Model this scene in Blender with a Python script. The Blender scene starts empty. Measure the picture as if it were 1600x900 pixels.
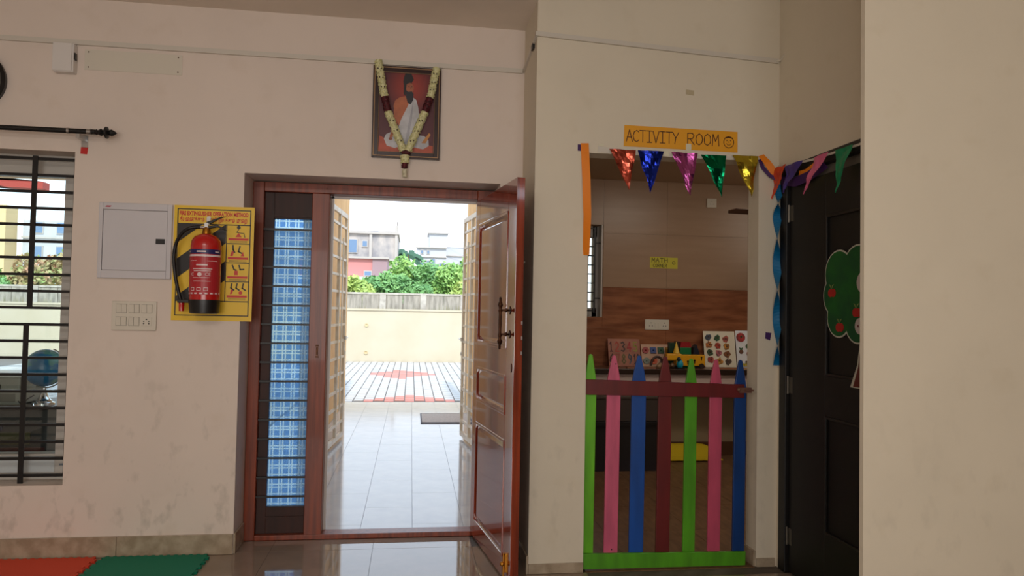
import bpy, bmesh, math, random
from mathutils import Vector, Matrix, noise
random.seed(7)
C = bpy.context.scene.collection
sc = bpy.context.scene
R = math.radians

# ------------------------------------------------------------------ camera
def cam_setup():
    cd = bpy.data.cameras.new('camera'); co = bpy.data.objects.new('camera', cd); C.objects.link(co)
    yaw, pitch, roll = R(7.8544), R(1.8384), R(1.0904)
    f = Vector((math.sin(yaw)*math.cos(pitch), math.cos(yaw)*math.cos(pitch), math.sin(pitch)))
    r = Vector((math.cos(yaw), -math.sin(yaw), 0)); u = r.cross(f)
    r2 = math.cos(roll)*r + math.sin(roll)*u; u2 = -math.sin(roll)*r + math.cos(roll)*u
    m = Matrix((r2, u2, -f)).transposed().to_4x4(); m.translation = Vector((0, 0, 1.45))
    co.matrix_world = m
    cd.sensor_width = 36; cd.lens = 36*1131.65/1600; cd.clip_end = 500; cd.clip_start = .02
    sc.camera = co
cam_setup()

# ------------------------------------------------------------------ light
w = bpy.data.worlds.new('sky'); sc.world = w; w.use_nodes = True
nt = w.node_tree; bg = nt.nodes['Background']
tc = nt.nodes.new('ShaderNodeTexCoord'); sx = nt.nodes.new('ShaderNodeSeparateXYZ'); cr = nt.nodes.new('ShaderNodeValToRGB')
nt.links.new(tc.outputs['Generated'], sx.inputs[0]); nt.links.new(sx.outputs['Z'], cr.inputs[0]); nt.links.new(cr.outputs[0], bg.inputs[0])
cr.color_ramp.elements[0].color = (.86, .93, 1, 1); cr.color_ramp.elements[0].position = 0
cr.color_ramp.elements[1].color = (.55, .74, 1, 1); cr.color_ramp.elements[1].position = .8
bg.inputs[1].default_value = 2.1
sd = bpy.data.lights.new('sun', 'SUN'); sd.energy = 3.0; sd.angle = R(3); sd.color = (1, .95, .86)
so = bpy.data.objects.new('sun', sd); C.objects.link(so); so.rotation_euler = (R(45), 0, R(3))
def area(name, loc, rot, sx_, sy_, e, col):
    d = bpy.data.lights.new(name, 'AREA'); d.shape = 'RECTANGLE'; d.size = sx_; d.size_y = sy_; d.energy = e; d.color = col
    o = bpy.data.objects.new(name, d); C.objects.link(o); o.location = loc; o.rotation_euler = rot
area('hall_fill', (-.3, -2.6, 1.5), (R(101), 0, 0), 3.6, 1.8, 114, (1, .955, .91))  # added fill behind the camera; the back wall has no window
area('ceiling_fill', (-1.2, .2, 3.1), (R(12), 0, 0), 1.6, .5, 32, (1, .93, .86))  # added overhead fill for the hall, no fitting modelled
area('activity_top_fill', (2.7, 5.0, 2.79), (R(8), 0, 0), .9, .3, 13, (1, .9, .76))  # added fill from above to brighten the activity room floor
area('activity_side_fill', (4.3, 5.6, 2.6), (0, R(50), 0), 1.2, .9, 12, (1, .88, .72))  # added unseen side fill that brightens the activity room
sc.view_settings.view_transform = 'Standard'; sc.view_settings.look = 'None'
sc.view_settings.exposure = 0; sc.view_settings.gamma = 1; sc.view_settings.use_curve_mapping = False
sc.cycles.use_denoising = True
sc.cycles.max_bounces = 8; sc.cycles.diffuse_bounces = 4; sc.cycles.glossy_bounces = 4; sc.cycles.transparent_max_bounces = 12
sc.cycles.sample_clamp_indirect = 6; sc.cycles.caustics_reflective = False; sc.cycles.caustics_refractive = False

# ------------------------------------------------------------------ materials
def lin(c):
    return tuple(((x/255)/12.92 if x/255 <= .04045 else ((x/255+.055)/1.055)**2.4) for x in c) + (1,)
MATS = {}
def mat(name, rgb, rough=.6, metal=0, var=0, vscale=6, rgb2=None, stretch=(1, 1, 1), bump=0, bscale=60, ior=1.5, coat=0, spec=None, detail=4):
    if name in MATS: return MATS[name]
    m = bpy.data.materials.new(name); m.use_nodes = True; n = m.node_tree; b = n.nodes['Principled BSDF']
    b.inputs['Roughness'].default_value = rough; b.inputs['Metallic'].default_value = metal; b.inputs['IOR'].default_value = ior
    b.inputs['Coat Weight'].default_value = coat; b.inputs['Coat Roughness'].default_value = .05
    if spec is not None: b.inputs['Specular IOR Level'].default_value = spec
    base = lin(rgb)
    t = n.nodes.new('ShaderNodeTexCoord'); mp = n.nodes.new('ShaderNodeMapping'); mp.inputs['Scale'].default_value = stretch
    n.links.new(t.outputs['Object'], mp.inputs[0])
    if var or rgb2:
        nz = n.nodes.new('ShaderNodeTexNoise'); nz.inputs['Scale'].default_value = vscale; nz.inputs['Detail'].default_value = detail
        n.links.new(mp.outputs[0], nz.inputs['Vector'])
        rp = n.nodes.new('ShaderNodeValToRGB'); n.links.new(nz.outputs['Fac'], rp.inputs[0])
        rp.color_ramp.elements[0].position = .35; rp.color_ramp.elements[1].position = .65
        c2 = lin(rgb2) if rgb2 else tuple(x*(1-var) for x in base[:3]) + (1,)
        rp.color_ramp.elements[0].color = c2; rp.color_ramp.elements[1].color = base
        n.links.new(rp.outputs[0], b.inputs['Base Color'])
    else: b.inputs['Base Color'].default_value = base
    if bump:
        n2 = n.nodes.new('ShaderNodeTexNoise'); n2.inputs['Scale'].default_value = bscale; n.links.new(mp.outputs[0], n2.inputs['Vector'])
        bp = n.nodes.new('ShaderNodeBump'); bp.inputs['Strength'].default_value = bump; bp.inputs['Distance'].default_value = .01
        n.links.new(n2.outputs['Fac'], bp.inputs['Height']); n.links.new(bp.outputs[0], b.inputs['Normal'])
    MATS[name] = m; return m

def wall_mat(name, rgb, stain, stk=.3):
    m = mat(name, rgb, .75, bump=.06, bscale=18); n = m.node_tree; b = n.nodes['Principled BSDF']
    t = n.nodes['Texture Coordinate']
    def nz(s, lo, hi, det=6, stretch=None):
        x = n.nodes.new('ShaderNodeTexNoise'); x.inputs['Scale'].default_value = s; x.inputs['Detail'].default_value = det
        if stretch:
            mm = n.nodes.new('ShaderNodeMapping'); mm.inputs['Scale'].default_value = stretch; n.links.new(t.outputs['Object'], mm.inputs[0]); n.links.new(mm.outputs[0], x.inputs['Vector'])
        else: n.links.new(t.outputs['Object'], x.inputs['Vector'])
        r = n.nodes.new('ShaderNodeMapRange'); r.inputs[1].default_value = lo; r.inputs[2].default_value = hi
        n.links.new(x.outputs['Fac'], r.inputs[0]); return r.outputs[0]
    def mix(fac, a, bcol):
        x = n.nodes.new('ShaderNodeMix'); x.data_type = 'RGBA'; n.links.new(fac, x.inputs[0])
        if isinstance(a, tuple): x.inputs[6].default_value = a
        else: n.links.new(a, x.inputs[6])
        x.inputs[7].default_value = bcol; return x.outputs[2]
    def mul(a, k):
        x = n.nodes.new('ShaderNodeMath'); x.operation = 'MULTIPLY'; n.links.new(a, x.inputs[0])
        if isinstance(k, (int, float)): x.inputs[1].default_value = k
        else: n.links.new(k, x.inputs[1])
        return x.outputs[0]
    base = lin(rgb)
    c = mix(mul(nz(2.2, .4, .65), .35), base, tuple(x*.9 for x in base[:3]) + (1,))
    c = mix(mul(nz(7, .58, .75), .16), c, lin(stain))
    # grubby hand marks stay low on the wall
    sep = n.nodes.new('ShaderNodeSeparateXYZ'); n.links.new(t.outputs['Object'], sep.inputs[0])
    lo = n.nodes.new('ShaderNodeMapRange'); n.links.new(sep.outputs['Z'], lo.inputs[0])
    lo.inputs[1].default_value = 1.35; lo.inputs[2].default_value = .5; lo.inputs[3].default_value = 0; lo.inputs[4].default_value = stk
    c = mix(mul(nz(14, .56, .7, 8, (1, 1, .6)), lo.outputs[0]), c, lin((140, 132, 120)))
    n.links.new(c, b.inputs['Base Color']); return m

M_wall = wall_mat('wall_paint', (222, 208, 196), (196, 176, 152))
M_wall2 = wall_mat('wall_paint_cream', (218, 208, 188), (192, 176, 146), .12)
M_ceil = mat('ceiling_paint', (232, 220, 206), .8, var=.06, vscale=3)
M_trunk = mat('trunking_plastic', (205, 198, 186), .4)
M_white = mat('white_plastic', (216, 211, 206), .35)
M_cream = mat('cream_plastic', (212, 205, 190), .3)
M_dbox = mat('powder_coated_steel', (203, 200, 203), .4, var=.03)
M_black = mat('black_paint', (14, 13, 14), .4)
M_blackw = mat('black_door_paint', (14, 12, 11), .5, var=.25, vscale=30)
M_teak = mat('teak_varnish', (150, 52, 20), .16, rgb2=(104, 30, 12), vscale=3, stretch=(14, 14, .7), coat=1, detail=8); M_teak.node_tree.nodes['Principled BSDF'].inputs['Coat IOR'].default_value = 1.85
M_teakh = mat('teak_frame', (140, 62, 32), .4, rgb2=(104, 42, 20), vscale=3, stretch=(14, 14, .7), coat=.15, detail=8)
M_teakd = mat('dark_wood', (58, 28, 20), .6, rgb2=(42, 20, 14), vscale=3, stretch=(10, 10, .8))
M_floor = mat('polished_tile', (150, 130, 112), .045, rgb2=(138, 120, 102), vscale=4, ior=1.75)
M_grout = mat('tile_grout', (95, 85, 74), .8)
M_skirt = mat('skirting_tile', (176, 160, 138), .25, rgb2=(150, 134, 112), vscale=16)
M_ptile = mat('porch_tile', (196, 192, 190), .09, rgb2=(186, 184, 184), vscale=5, ior=1.6)
M_gold = mat('brass', (190, 130, 50), .3, 1)
M_steel = mat('brushed_steel', (190, 190, 190), .3, 1)
M_bronze = mat('antique_bronze', (92, 58, 36), .45, .8, rgb2=(50, 30, 20), vscale=40)
M_mint = mat('white_painted_steel', (246, 242, 230), .35, rgb2=(232, 216, 190), vscale=7)
M_tan = mat('tan_render', (232, 190, 130), .8, rgb2=(220, 176, 116), vscale=4)
M_comp = mat('cream_render', (206, 196, 174), .85, rgb2=(200, 189, 164), vscale=1.2, bump=.1)

# ------------------------------------------------------------------ builders
class B:
    def __init__(s, M=None): s.v = []; s.f = []; s.M = M
    def add(s, vs, fs):
        k = len(s.v)
        for p in vs:
            p = Vector(p); s.v.append(s.M @ p if s.M else p)
        s.f += [tuple(i+k for i in f) for f in fs]; return s
    def box(s, x0, x1, y0, y1, z0, z1):
        return s.add([(x, y, z) for z in (z0, z1) for y in (y0, y1) for x in (x0, x1)],
            [(0, 2, 3, 1), (4, 5, 7, 6), (0, 1, 5, 4), (2, 6, 7, 3), (0, 4, 6, 2), (1, 3, 7, 5)])
    def prism(s, poly, a, b, ax='Y'):
        n = len(poly)
        def P(p, t): return (p[0], t, p[1]) if ax == 'Y' else (t, p[0], p[1]) if ax == 'X' else (p[0], p[1], t)
        s.add([P(p, a) for p in poly] + [P(p, b) for p in poly],
            [tuple(range(n)), tuple(range(2*n-1, n-1, -1))] + [(i, i+n, (i+1) % n+n, (i+1) % n) for i in range(n)])
        return s
    def tube(s, pts, r, n=8, cap=True):
        pts = [Vector(p) for p in pts]; rs = r if isinstance(r, (list, tuple)) else [r]*len(pts)
        vs = []; prev = None
        for i, p in enumerate(pts):
            d = (pts[min(i+1, len(pts)-1)] - pts[max(i-1, 0)]).normalized()
            a = prev if prev else (Vector((0, 0, 1)) if abs(d.z) < .9 else Vector((1, 0, 0)))
            a = (a - d*a.dot(d)).normalized(); prev = a; b = d.cross(a)
            for k in range(n):
                t = 2*math.pi*k/n; vs.append(p + (a*math.cos(t)+b*math.sin(t))*rs[i])
        fs = [(i*n+k, i*n+(k+1) % n, (i+1)*n+(k+1) % n, (i+1)*n+k) for i in range(len(pts)-1) for k in range(n)]
        if cap: fs += [tuple(range(n))[::-1], tuple((len(pts)-1)*n+k for k in range(n))]
        return s.add(vs, fs)
    def lathe(s, prof, c, ax='Z', n=24):
        vs = []
        for (r, h) in prof:
            for k in range(n):
                t = 2*math.pi*k/n; a, b = r*math.cos(t), r*math.sin(t)
                vs.append({'Z': (c[0]+a, c[1]+b, c[2]+h), 'X': (c[0]+h, c[1]+a, c[2]+b), 'Y': (c[0]+a, c[1]+h, c[2]+b)}[ax])
        m = len(prof)
        fs = [(i*n+k, i*n+(k+1) % n, (i+1)*n+(k+1) % n, (i+1)*n+k) for i in range(m-1) for k in range(n)]
        fs += [tuple(range(n))[::-1], tuple((m-1)*n+k for k in range(n))]
        return s.add(vs, fs)
    def ball(s, c, r, n=10, sq=(1, 1, 1)):
        pr = [(max(r*math.sin(math.pi*i/(n//2+2)), 1e-4), -r*math.cos(math.pi*i/(n//2+2))) for i in range(n//2+3)]
        k = len(s.v); s.lathe(pr, (0, 0, 0), 'Z', n)
        for i in range(k, len(s.v)):
            # undo / redo with squash in world space
            q = (s.M.inverted() @ s.v[i]) if s.M else s.v[i]
            q = Vector((q.x*sq[0]+c[0], q.y*sq[1]+c[1], q.z*sq[2]+c[2])); s.v[i] = s.M @ q if s.M else q
        return s
    def disc(s, x, y, z, r, th=.001, n=20, rz=None):
        rz = rz or r
        return s.prism([(x+r*math.cos(2*math.pi*i/n), z+rz*math.sin(2*math.pi*i/n)) for i in range(n)], y, y-th)
    def line(s, pts, y, wd, th=.0008):
        # flat strokes lying on a plane y=const, facing -Y
        for (x0, z0), (x1, z1) in zip(pts, pts[1:]):
            d = Vector((x1-x0, z1-z0)); L = d.length
            if L < 1e-6: continue
            d /= L; e = d*wd*.4; nn = Vector((-d.y, d.x))*wd/2
            a = Vector((x0, z0))-e; b = Vector((x1, z1))+e
            s.prism([tuple(a-nn), tuple(b-nn), tuple(b+nn), tuple(a+nn)], y, y-th)
        return s
    def build(s, name, m, parent=None, loc=None, smooth=False, bevel=0, **tags):
        me = bpy.data.meshes.new(name); o = bpy.data.objects.new(name, me); C.objects.link(o)
        root = parent
        if parent:
            off = Vector(parent.get('_o', (0, 0, 0)))
        elif loc: off = Vector(loc)
        elif tags.get('kind') == 'structure': off = Vector((0, 0, 0))
        else:
            xs = [p.x for p in s.v]; ys = [p.y for p in s.v]; zs = [p.z for p in s.v]
            off = Vector(((min(xs)+max(xs))/2, (min(ys)+max(ys))/2, min(zs)))
        me.from_pydata([p-off for p in s.v], [], s.f); me.update()
        bm = bmesh.new(); bm.from_mesh(me); bmesh.ops.recalc_face_normals(bm, faces=bm.faces); bm.to_mesh(me); bm.free()
        me.materials.append(m)
        if smooth:
            for p in me.polygons: p.use_smooth = True
            me.set_sharp_from_angle(angle=R(40))
        o['_o'] = tuple(off)
        if parent: o.parent = parent
        else: o.location = off
        if bevel:
            md = o.modifiers.new('bevel', 'BEVEL'); md.width = bevel; md.segments = 2; md.limit_method = 'ANGLE'
        for k, v in tags.items(): o[k] = v
        return o
def thing(name, label, category, loc, group=None, kind=None):
    o = bpy.data.objects.new(name, None); C.objects.link(o); o.location = loc; o['_o'] = tuple(loc); o.empty_display_size = .05
    if kind: o['kind'] = kind
    if label: o['label'] = label
    if category: o['category'] = category
    if group: o['group'] = group
    return o
def struct(name, label=None):
    return thing(name, label, None, (0, 0, 0), kind='structure')
def clone_piece(src, name, parent, loc):
    o = bpy.data.objects.new(name, src.data); C.objects.link(o); o.parent = parent; o.location = loc; return o
def text(s, size, m, M, name, parent, ext=.0006, width=None, bold=0, tamil=False):
    cu = bpy.data.curves.new('t', 'FONT'); cu.body = s; cu.size = size; cu.extrude = ext; cu.offset = bold; cu.resolution_u = 2
    to = bpy.data.objects.new('t', cu); me = bpy.data.meshes.new_from_object(to)
    bpy.data.objects.remove(to)
    xs = [v.co.x for v in me.vertices] or [0, 1]
    k = width/(max(xs)-min(xs)) if width else 1
    off = Vector(parent.get('_o', (0, 0, 0)))
    for v in me.vertices:
        p = M @ Vector(((v.co.x-min(xs))*k, v.co.y, v.co.z)); v.co = p-off
    me.materials.clear(); me.materials.append(m); me.update()
    o = bpy.data.objects.new(name, me); C.objects.link(o); o.parent = parent; o['_o'] = tuple(off); return o
def onwall(x, y, z):   # text frame: reads along +X, up +Z, faces -Y
    return Matrix(((1, 0, 0, x), (0, 0, -1, y), (0, 1, 0, z), (0, 0, 0, 1)))
GL = {'A': [[(0, 0), (.5, 1), (1, 0)], [(.15, .38), (.85, .38)]], 'C': [[(.95, .85), (.6, 1), (.2, .85), (0, .5), (.2, .12), (.6, 0), (.95, .15)]],
 'T': [[(0, 1), (1, 1)], [(.5, 1), (.5, 0)]], 'I': [[(.5, 1), (.5, 0)], [(.1, 1), (.9, 1)], [(.1, 0), (.9, 0)]], 'V': [[(0, 1), (.5, 0), (1, 1)]],
 'Y': [[(0, 1), (.5, .5), (1, 1)], [(.5, .5), (.35, 0)]], 'R': [[(0, 0), (0, 1), (.7, 1), (.95, .78), (.7, .52), (0, .5)], [(.35, .5), (1, 0)]],
 'O': [[(.5, 1), (.1, .8), (0, .5), (.1, .15), (.5, 0), (.9, .2), (1, .5), (.9, .82), (.5, 1)]], 'M': [[(0, 0), (.1, 1), (.5, .4), (.9, 1), (1, 0)]],
 'H': [[(0, 1), (0, 0)], [(1, 1), (1, 0)], [(0, .5), (1, .5)]], 'N': [[(0, 0), (0, 1), (1, 0), (1, 1)]],
 'E': [[(1, 1), (0, 1), (0, 0), (1, 0)], [(0, .52), (.8, .52)]],
 '1': [[(.2, .8), (.5, 1), (.5, 0)], [(.2, 0), (.8, 0)]], '2': [[(0, .8), (.4, 1), (.9, .8), (.8, .5), (0, 0), (1, 0)]],
 '3': [[(0, .9), (.5, 1), (.9, .75), (.4, .52), (.95, .25), (.5, 0), (0, .1)]], '4': [[(.7, 0), (.7, 1), (0, .35), (1, .35)]],
 '5': [[(.9, 1), (.1, 1), (.1, .55), (.7, .6), (.95, .3), (.6, 0), (0, .1)]], '6': [[(.8, 1), (.2, .7), (0, .3), (.4, 0), (.9, .15), (.9, .4), (.5, .55), (.1, .35)]],
 '7': [[(0, 1), (1, 1), (.4, 0)]], '8': [[(.5, .52), (.1, .75), (.5, 1), (.9, .75), (.5, .52), (0, .25), (.5, 0), (1, .25), (.5, .52)]],
 '9': [[(.9, .6), (.5, .45), (.1, .7), (.4, 1), (.9, .8), (.8, .3), (.4, 0)]], '0': [[(.5, 1), (.1, .8), (.05, .2), (.5, 0), (.95, .2), (.9, .8), (.5, 1)]]}
def strokes(b, s, x, z, cw, ch, adv, y, wd, slope=0):
    for i, ch_ in enumerate(s):
        if ch_ == ' ': continue
        for st in GL[ch_]:
            b.line([(x+i*adv+px*cw, z+pz*ch+slope*i*adv) for px, pz in st], y, wd)
def holed(b, x0, x1, z0, z1, holes, y0, y1):
    # wall slab in the XZ plane with rectangular holes
    xs = sorted({x0, x1} | {h[0] for h in holes} | {h[1] for h in holes}); zs = sorted({z0, z1} | {h[2] for h in holes} | {h[3] for h in holes})
    for a, c in zip(xs, xs[1:]):
        run = None
        for e, g in zip(zs, zs[1:]):
            hit = any(h[0] < (a+c)/2 < h[1] and h[2] < (e+g)/2 < h[3] for h in holes)
            if not hit: run = (run[0] if run else e, g)
            if hit and run: b.box(a, c, y0, y1, *run); run = None
        if run: b.box(a, c, y0, y1, *run)
    return b

# ------------------------------------------------------------------ room shell
XL, YB, H = -4.2, -3.0, 3.22
MY, FY, AY, DX = 4.465, 4.70, 4.00, 2.13     # main wall, door frame, activity wall, black door wall
holed(B(), XL, .67, 0, H, [(-3.3, -1.945, .412, 2.322), (-1.003, .53, 0, 2.243)], MY, 4.82).build('wall_main', M_wall, kind='structure')
holed(B(), .67, DX, 0, 3.4, [(.982, 2.005, 0, 2.36)], AY, 4.13).build('wall_activity', M_wall2, kind='structure')
B().box(.67, .80, 4.13, 4.82, 0, H).build('wall_side', M_wall2, kind='structure')
holed(B(M=Matrix(((0, 1, 0, 0), (1, 0, 0, 0), (0, 0, 1, 0), (0, 0, 0, 1)))), 2.70, 4.13, 0, 3.4, [(2.83, 3.955, 0, 2.31)], DX, DX+.14).build('wall_right', M_wall2, kind='structure')
B().box(1.803, 4.6, 2.695, 2.72, 0, 3.4).build('wall_foreground', M_wall2, kind='structure')
B().box(XL-.15, XL, YB, 4.82, 0, H).build('wall_left', M_wall, kind='structure')
B().box(XL, 4.6, YB-.15, YB, 0, H).build('wall_back', M_wall, kind='structure')
B().box(4.6, 4.75, YB, 2.72, 0, 3.4).build('wall_far_right', M_wall2, kind='structure')
B().box(XL-.15, .67, YB-.15, 4.82, H, H+.15).build('ceiling', M_ceil, kind='structure')
B().box(.67, 4.75, YB-.15, 4.82, 3.40, 3.55).build('ceiling_right', M_ceil, kind='structure')
B().box(.67, .70, YB, AY, H, 3.40).build('ceiling_step', M_ceil, kind='structure')
B().box(-9, 6, -1, 4.82, 3.56, 6.75).build('upper_shade_block', M_comp, kind='structure')  # unseen block added over the house, height set for the porch shadow edge
# floor: base slab + individual polished tiles
fl = B().box(XL-.15, 5.2, YB-.15, 4.70, -.12, -.004).build('floor', M_grout, kind='structure')
TW = .60
t0 = B().box(-TW/2+.001, TW/2-.001, -TW/2+.001, TW/2-.001, -.004, 0).build('tile', M_floor, fl)
src = None
y = 4.49-TW/2+.0
j = 0
while y > YB:
    x = XL+.1
    while x < 4.6:
        if not (x > .67+TW/2 and y+TW/2 > 4.1):
            if src is None: t0.location = (x, y, 0); src = t0
            else: clone_piece(t0, 'tile', fl, (x, y, 0))
        x += TW
    y -= TW
s1 = B().box(-TW/2+.001, TW/2-.001, -.10, .10, -.004, 0).build('tile', M_floor, fl); s1.location = (XL+.1, 4.592, 0)
for i in range(1, 8): clone_piece(s1, 'tile', fl, (XL+.1+i*TW, 4.592, 0))
# skirting tiles
def skirt(name, runs):
    r = struct(name)
    for (ax, a, b, c, d, h) in runs:
        n = max(1, round((b-a)/.6)); st = (b-a)/n
        for i in range(n):
            lo, hi = a+i*st+.001, a+(i+1)*st-.001
            bb = B().box(lo, hi, c, d, 0.001, h) if ax == 'X' else B().box(c, d, lo, hi, 0.001, h)
            bb.build('tile', M_skirt, r, bevel=.002)
skirt('baseboard_main', [('X', -4.2, -1.003, MY-.012, MY, .118), ('Y', MY, 4.69, -1.003, -.991, .118)])
skirt('baseboard_activity', [('X', .67, .982, AY-.012, AY, .055), ('Y', AY, 4.13, 1.992, 2.005, .09), ('X', 2.005, 2.118, AY-.012, AY, .05), ('Y', AY-.012, 4.46, .658, .67, .1)])
# trunking runs (plastic cable channels)
tr = thing('cable_trunking', 'white plastic cable trunking along the wall above the portrait, turning the corner to the right', 'trunking', (-1, MY-.01, 2.93))
B().box(XL, .655, MY-.016, MY, 2.944, 2.972).build('channel', M_trunk, tr)
B().prism([(MY, 2.948), (AY-.012, 3.006), (AY-.012, 3.022), (MY, 2.966)], .658, .67, 'X').build('channel', M_trunk, tr)
B().prism([(.658, 3.008), (2.116, 2.945), (2.116, 2.972), (.658, 3.034)], AY-.016, AY).build('channel', M_trunk, tr)
B().tube([(2.10, AY-.012, 2.955), (2.125, AY-.02, 2.963), (2.128, AY-.06, 2.985)], .006).build('cable_end', M_cream, tr)
B().box(.655, .668, 4.08, 4.13, 2.97, 3.0).build('cable_clip', M_black, tr)

# ------------------------------------------------------------------ left window
win = struct('window_1')
fr = mat('window_aluminium', (190, 186, 178), .45)
f = B(); f.box(-3.3, -1.945, 4.62, 4.70, 2.20, 2.322); f.box(-2.06, -1.945, 4.62, 4.70, .412, 2.2); f.box(-3.3, -2.06, 4.62, 4.70, .412, .56); f.box(-2.66, -2.62, 4.63, 4.66, .56, 2.2)
f.build('window_frame', fr, win)
gm = bpy.data.materials.new('window_glass'); gm.use_nodes = True; n = gm.node_tree; n.nodes.remove(n.nodes['Principled BSDF'])
a = n.nodes.new('ShaderNodeBsdfTransparent'); g = n.nodes.new('ShaderNodeBsdfGlossy'); g.inputs['Roughness'].default_value = .02; mx = n.nodes.new('ShaderNodeMixShader')
fz = n.nodes.new('ShaderNodeFresnel'); a.inputs[0].default_value = (.93, .98, .97, 1); n.links.new(fz.outputs[0], mx.inputs[0]); n.links.new(a.outputs[0], mx.inputs[1]); n.links.new(g.outputs[0], mx.inputs[2]); n.links.new(mx.outputs[0], n.nodes['Material Output'].inputs[0])
B().box(-2.62, -2.06, 4.645, 4.650, .56, 2.2).build('pane', gm, win)
fw = B()
for i in range(9):
    x = -2.56+i*.075
    if x < -2.0: fw.box(x, x+.045, 4.618, 4.62, .492, .503)
for i in range(7): fw.box(-2.5+i*.09, -2.46+i*.09, 4.618, 4.62, .537, .541)
fw.build('printed_film', mat('faded_print', (120, 128, 135), .6), win)
B().box(-3.3, -2.06, 4.616, 4.618, .452, .55).build('protective_film', mat('film', (196, 204, 206), .25), win)
gr = thing('window_grille', 'black steel bar grille across the left window', 'grille', (-2.2, 4.53, .45))
zb = [2.285-.0963*k for k in range(20)]
for z in zb: B().box(-3.28, -1.95, 4.523, 4.537, z-.008, z+.008).build('bar', M_black, gr)
B().box(-2.196, -2.168, 4.516, 4.523, 1.42, 2.30).build('upright', M_black, gr)
B().box(-2.209, -2.181, 4.516, 4.523, .41, 1.322).build('upright', M_black, gr)
B().box(-1.969, -1.949, 4.516, 4.545, .454, 2.293).build('upright', M_black, gr)
B().box(-2.9, -2.872, 4.516, 4.523, .454, 2.293).build('upright', M_black, gr)
# curtain rod
cr_ = thing('curtain_rod', 'black curtain rod with ornate ball finial above the window', 'curtain rod', (-1.9, 4.37, 2.4))
B().tube([(-3.6, 4.37, 2.424), (-1.80, 4.37, 2.422)], .0145, 12).build('rod', M_black, cr_, smooth=True)
B().lathe([(.012, 0), (.017, .005), (.012, .012), (.022, .03), (.012, .04), (.034, .055), (.034, .062), (.014, .07), (.02, .085), (.012, .1), (.003, .112)], (-1.80, 4.37, 2.421), 'X', 20).build('finial', M_black, cr_, smooth=True)
B().lathe([(.017, 0), (.017, .022)], (-1.845, 4.37, 2.421), 'X', 16).build('collar', M_steel, cr_, smooth=True)
B().lathe([(.017, 0), (.017, .012)], (-1.95, 4.37, 2.422), 'X', 16).build('collar', M_steel, cr_, smooth=True)
b = B(); b.box(-1.905, -1.885, 4.37, MY, 2.385, 2.41); b.box(-1.912, -1.878, MY-.006, MY, 2.35, 2.42); b.build('bracket', M_steel, cr_)
B().prism([(-1.917, 2.312), (-1.88, 2.310), (-1.876, 2.352), (-1.915, 2.35)], MY-.0015, MY-.0002).build('red_tape', mat('red_tape', (190, 30, 25), .5), label='small red tape square stuck below the curtain rod bracket', category='tape')
# clock
ck = thing('wall_clock', 'black round wall clock cut by the left edge of the photo', 'clock', (-2.5, MY, 2.57))
B().lathe([(.165, 0), (.17, -.03), (.155, -.045), (.14, -.03), (.14, -.012)], (-2.486, MY, 2.705), 'Y', 48).build('rim', M_black, ck, smooth=True)
B().lathe([(.139, 0), (.139, -.002)], (-2.486, MY-.013, 2.705), 'Y', 40).build('dial', M_cream, ck)
b = B(); b.line([(-2.486, 2.705), (-2.486, 2.79)], MY-.018, .006); b.line([(-2.486, 2.705), (-2.43, 2.68)], MY-.018, .008); b.build('hands', M_black, ck)
# switch box, blank plate, distribution board, switch plate
sb = thing('switch_box', 'white plastic junction box under the trunking left of the blank cover plate', 'junction box', (-2.0, MY, 2.768))
B().box(-2.058, -1.952, MY-.05, MY, 2.77, 2.937).build('body', M_white, sb, bevel=.004)
B().box(-2.062, -1.960, MY-.058, MY-.05, 2.775, 2.935).build('cover', M_white, sb, bevel=.002)
B().box(-1.9525, -1.9465, MY-.045, MY-.02, 2.845, 2.885).build('knockout', M_black, sb)
pl = thing('blank_plate', 'long blank white cover plate on the wall below the trunking', 'cover plate', (-1.64, MY, 2.8))
B().box(-1.912, -1.375, MY-.004, MY, 2.804, 2.924).build('plate', M_cream, pl, bevel=.001)
for x in (-1.89, -1.397):
    for z in (2.82, 2.908): B().disc(x, MY-.004, z, .004, .002, 8).build('screw', M_bronze, pl)
db = thing('distribution_board', 'grey-white metal electrical distribution board with a hinged door, left of the poster', 'electrical box', (-1.6, MY, 1.597))
b = holed(B(), -1.798, -1.397, 1.598, 2.035, [(-1.777, -1.423, 1.643, 1.995)], MY-.018, MY); b.build('housing', M_dbox, db, bevel=.003)
B().box(-1.775, -1.425, MY-.012, MY-.004, 1.645, 1.993).build('door', M_dbox, db, bevel=.0015)
B().box(-1.485, -1.434, MY-.016, MY-.012, 1.802, 1.832).build('latch', M_black, db, bevel=.002)
b = B(); b.prism([(-1.765, 2.008), (-1.738, 2.008), (-1.73, 2.016), (-1.757, 2.016)], MY-.019, MY-.018); b.build('printed_mark', mat('red_print', (170, 30, 60), .5), db)
sp = thing('switch_plate', 'white switchboard plate with five switches and a socket beneath the electrical box', 'switchboard', (-1.59, MY, 1.297))
B().box(-1.711, -1.467, MY-.016, MY, 1.298, 1.466).build('plate', M_cream, sp, bevel=.004)
ln = mat('switch_gap', (150, 144, 132), .6)
k = 0
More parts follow.
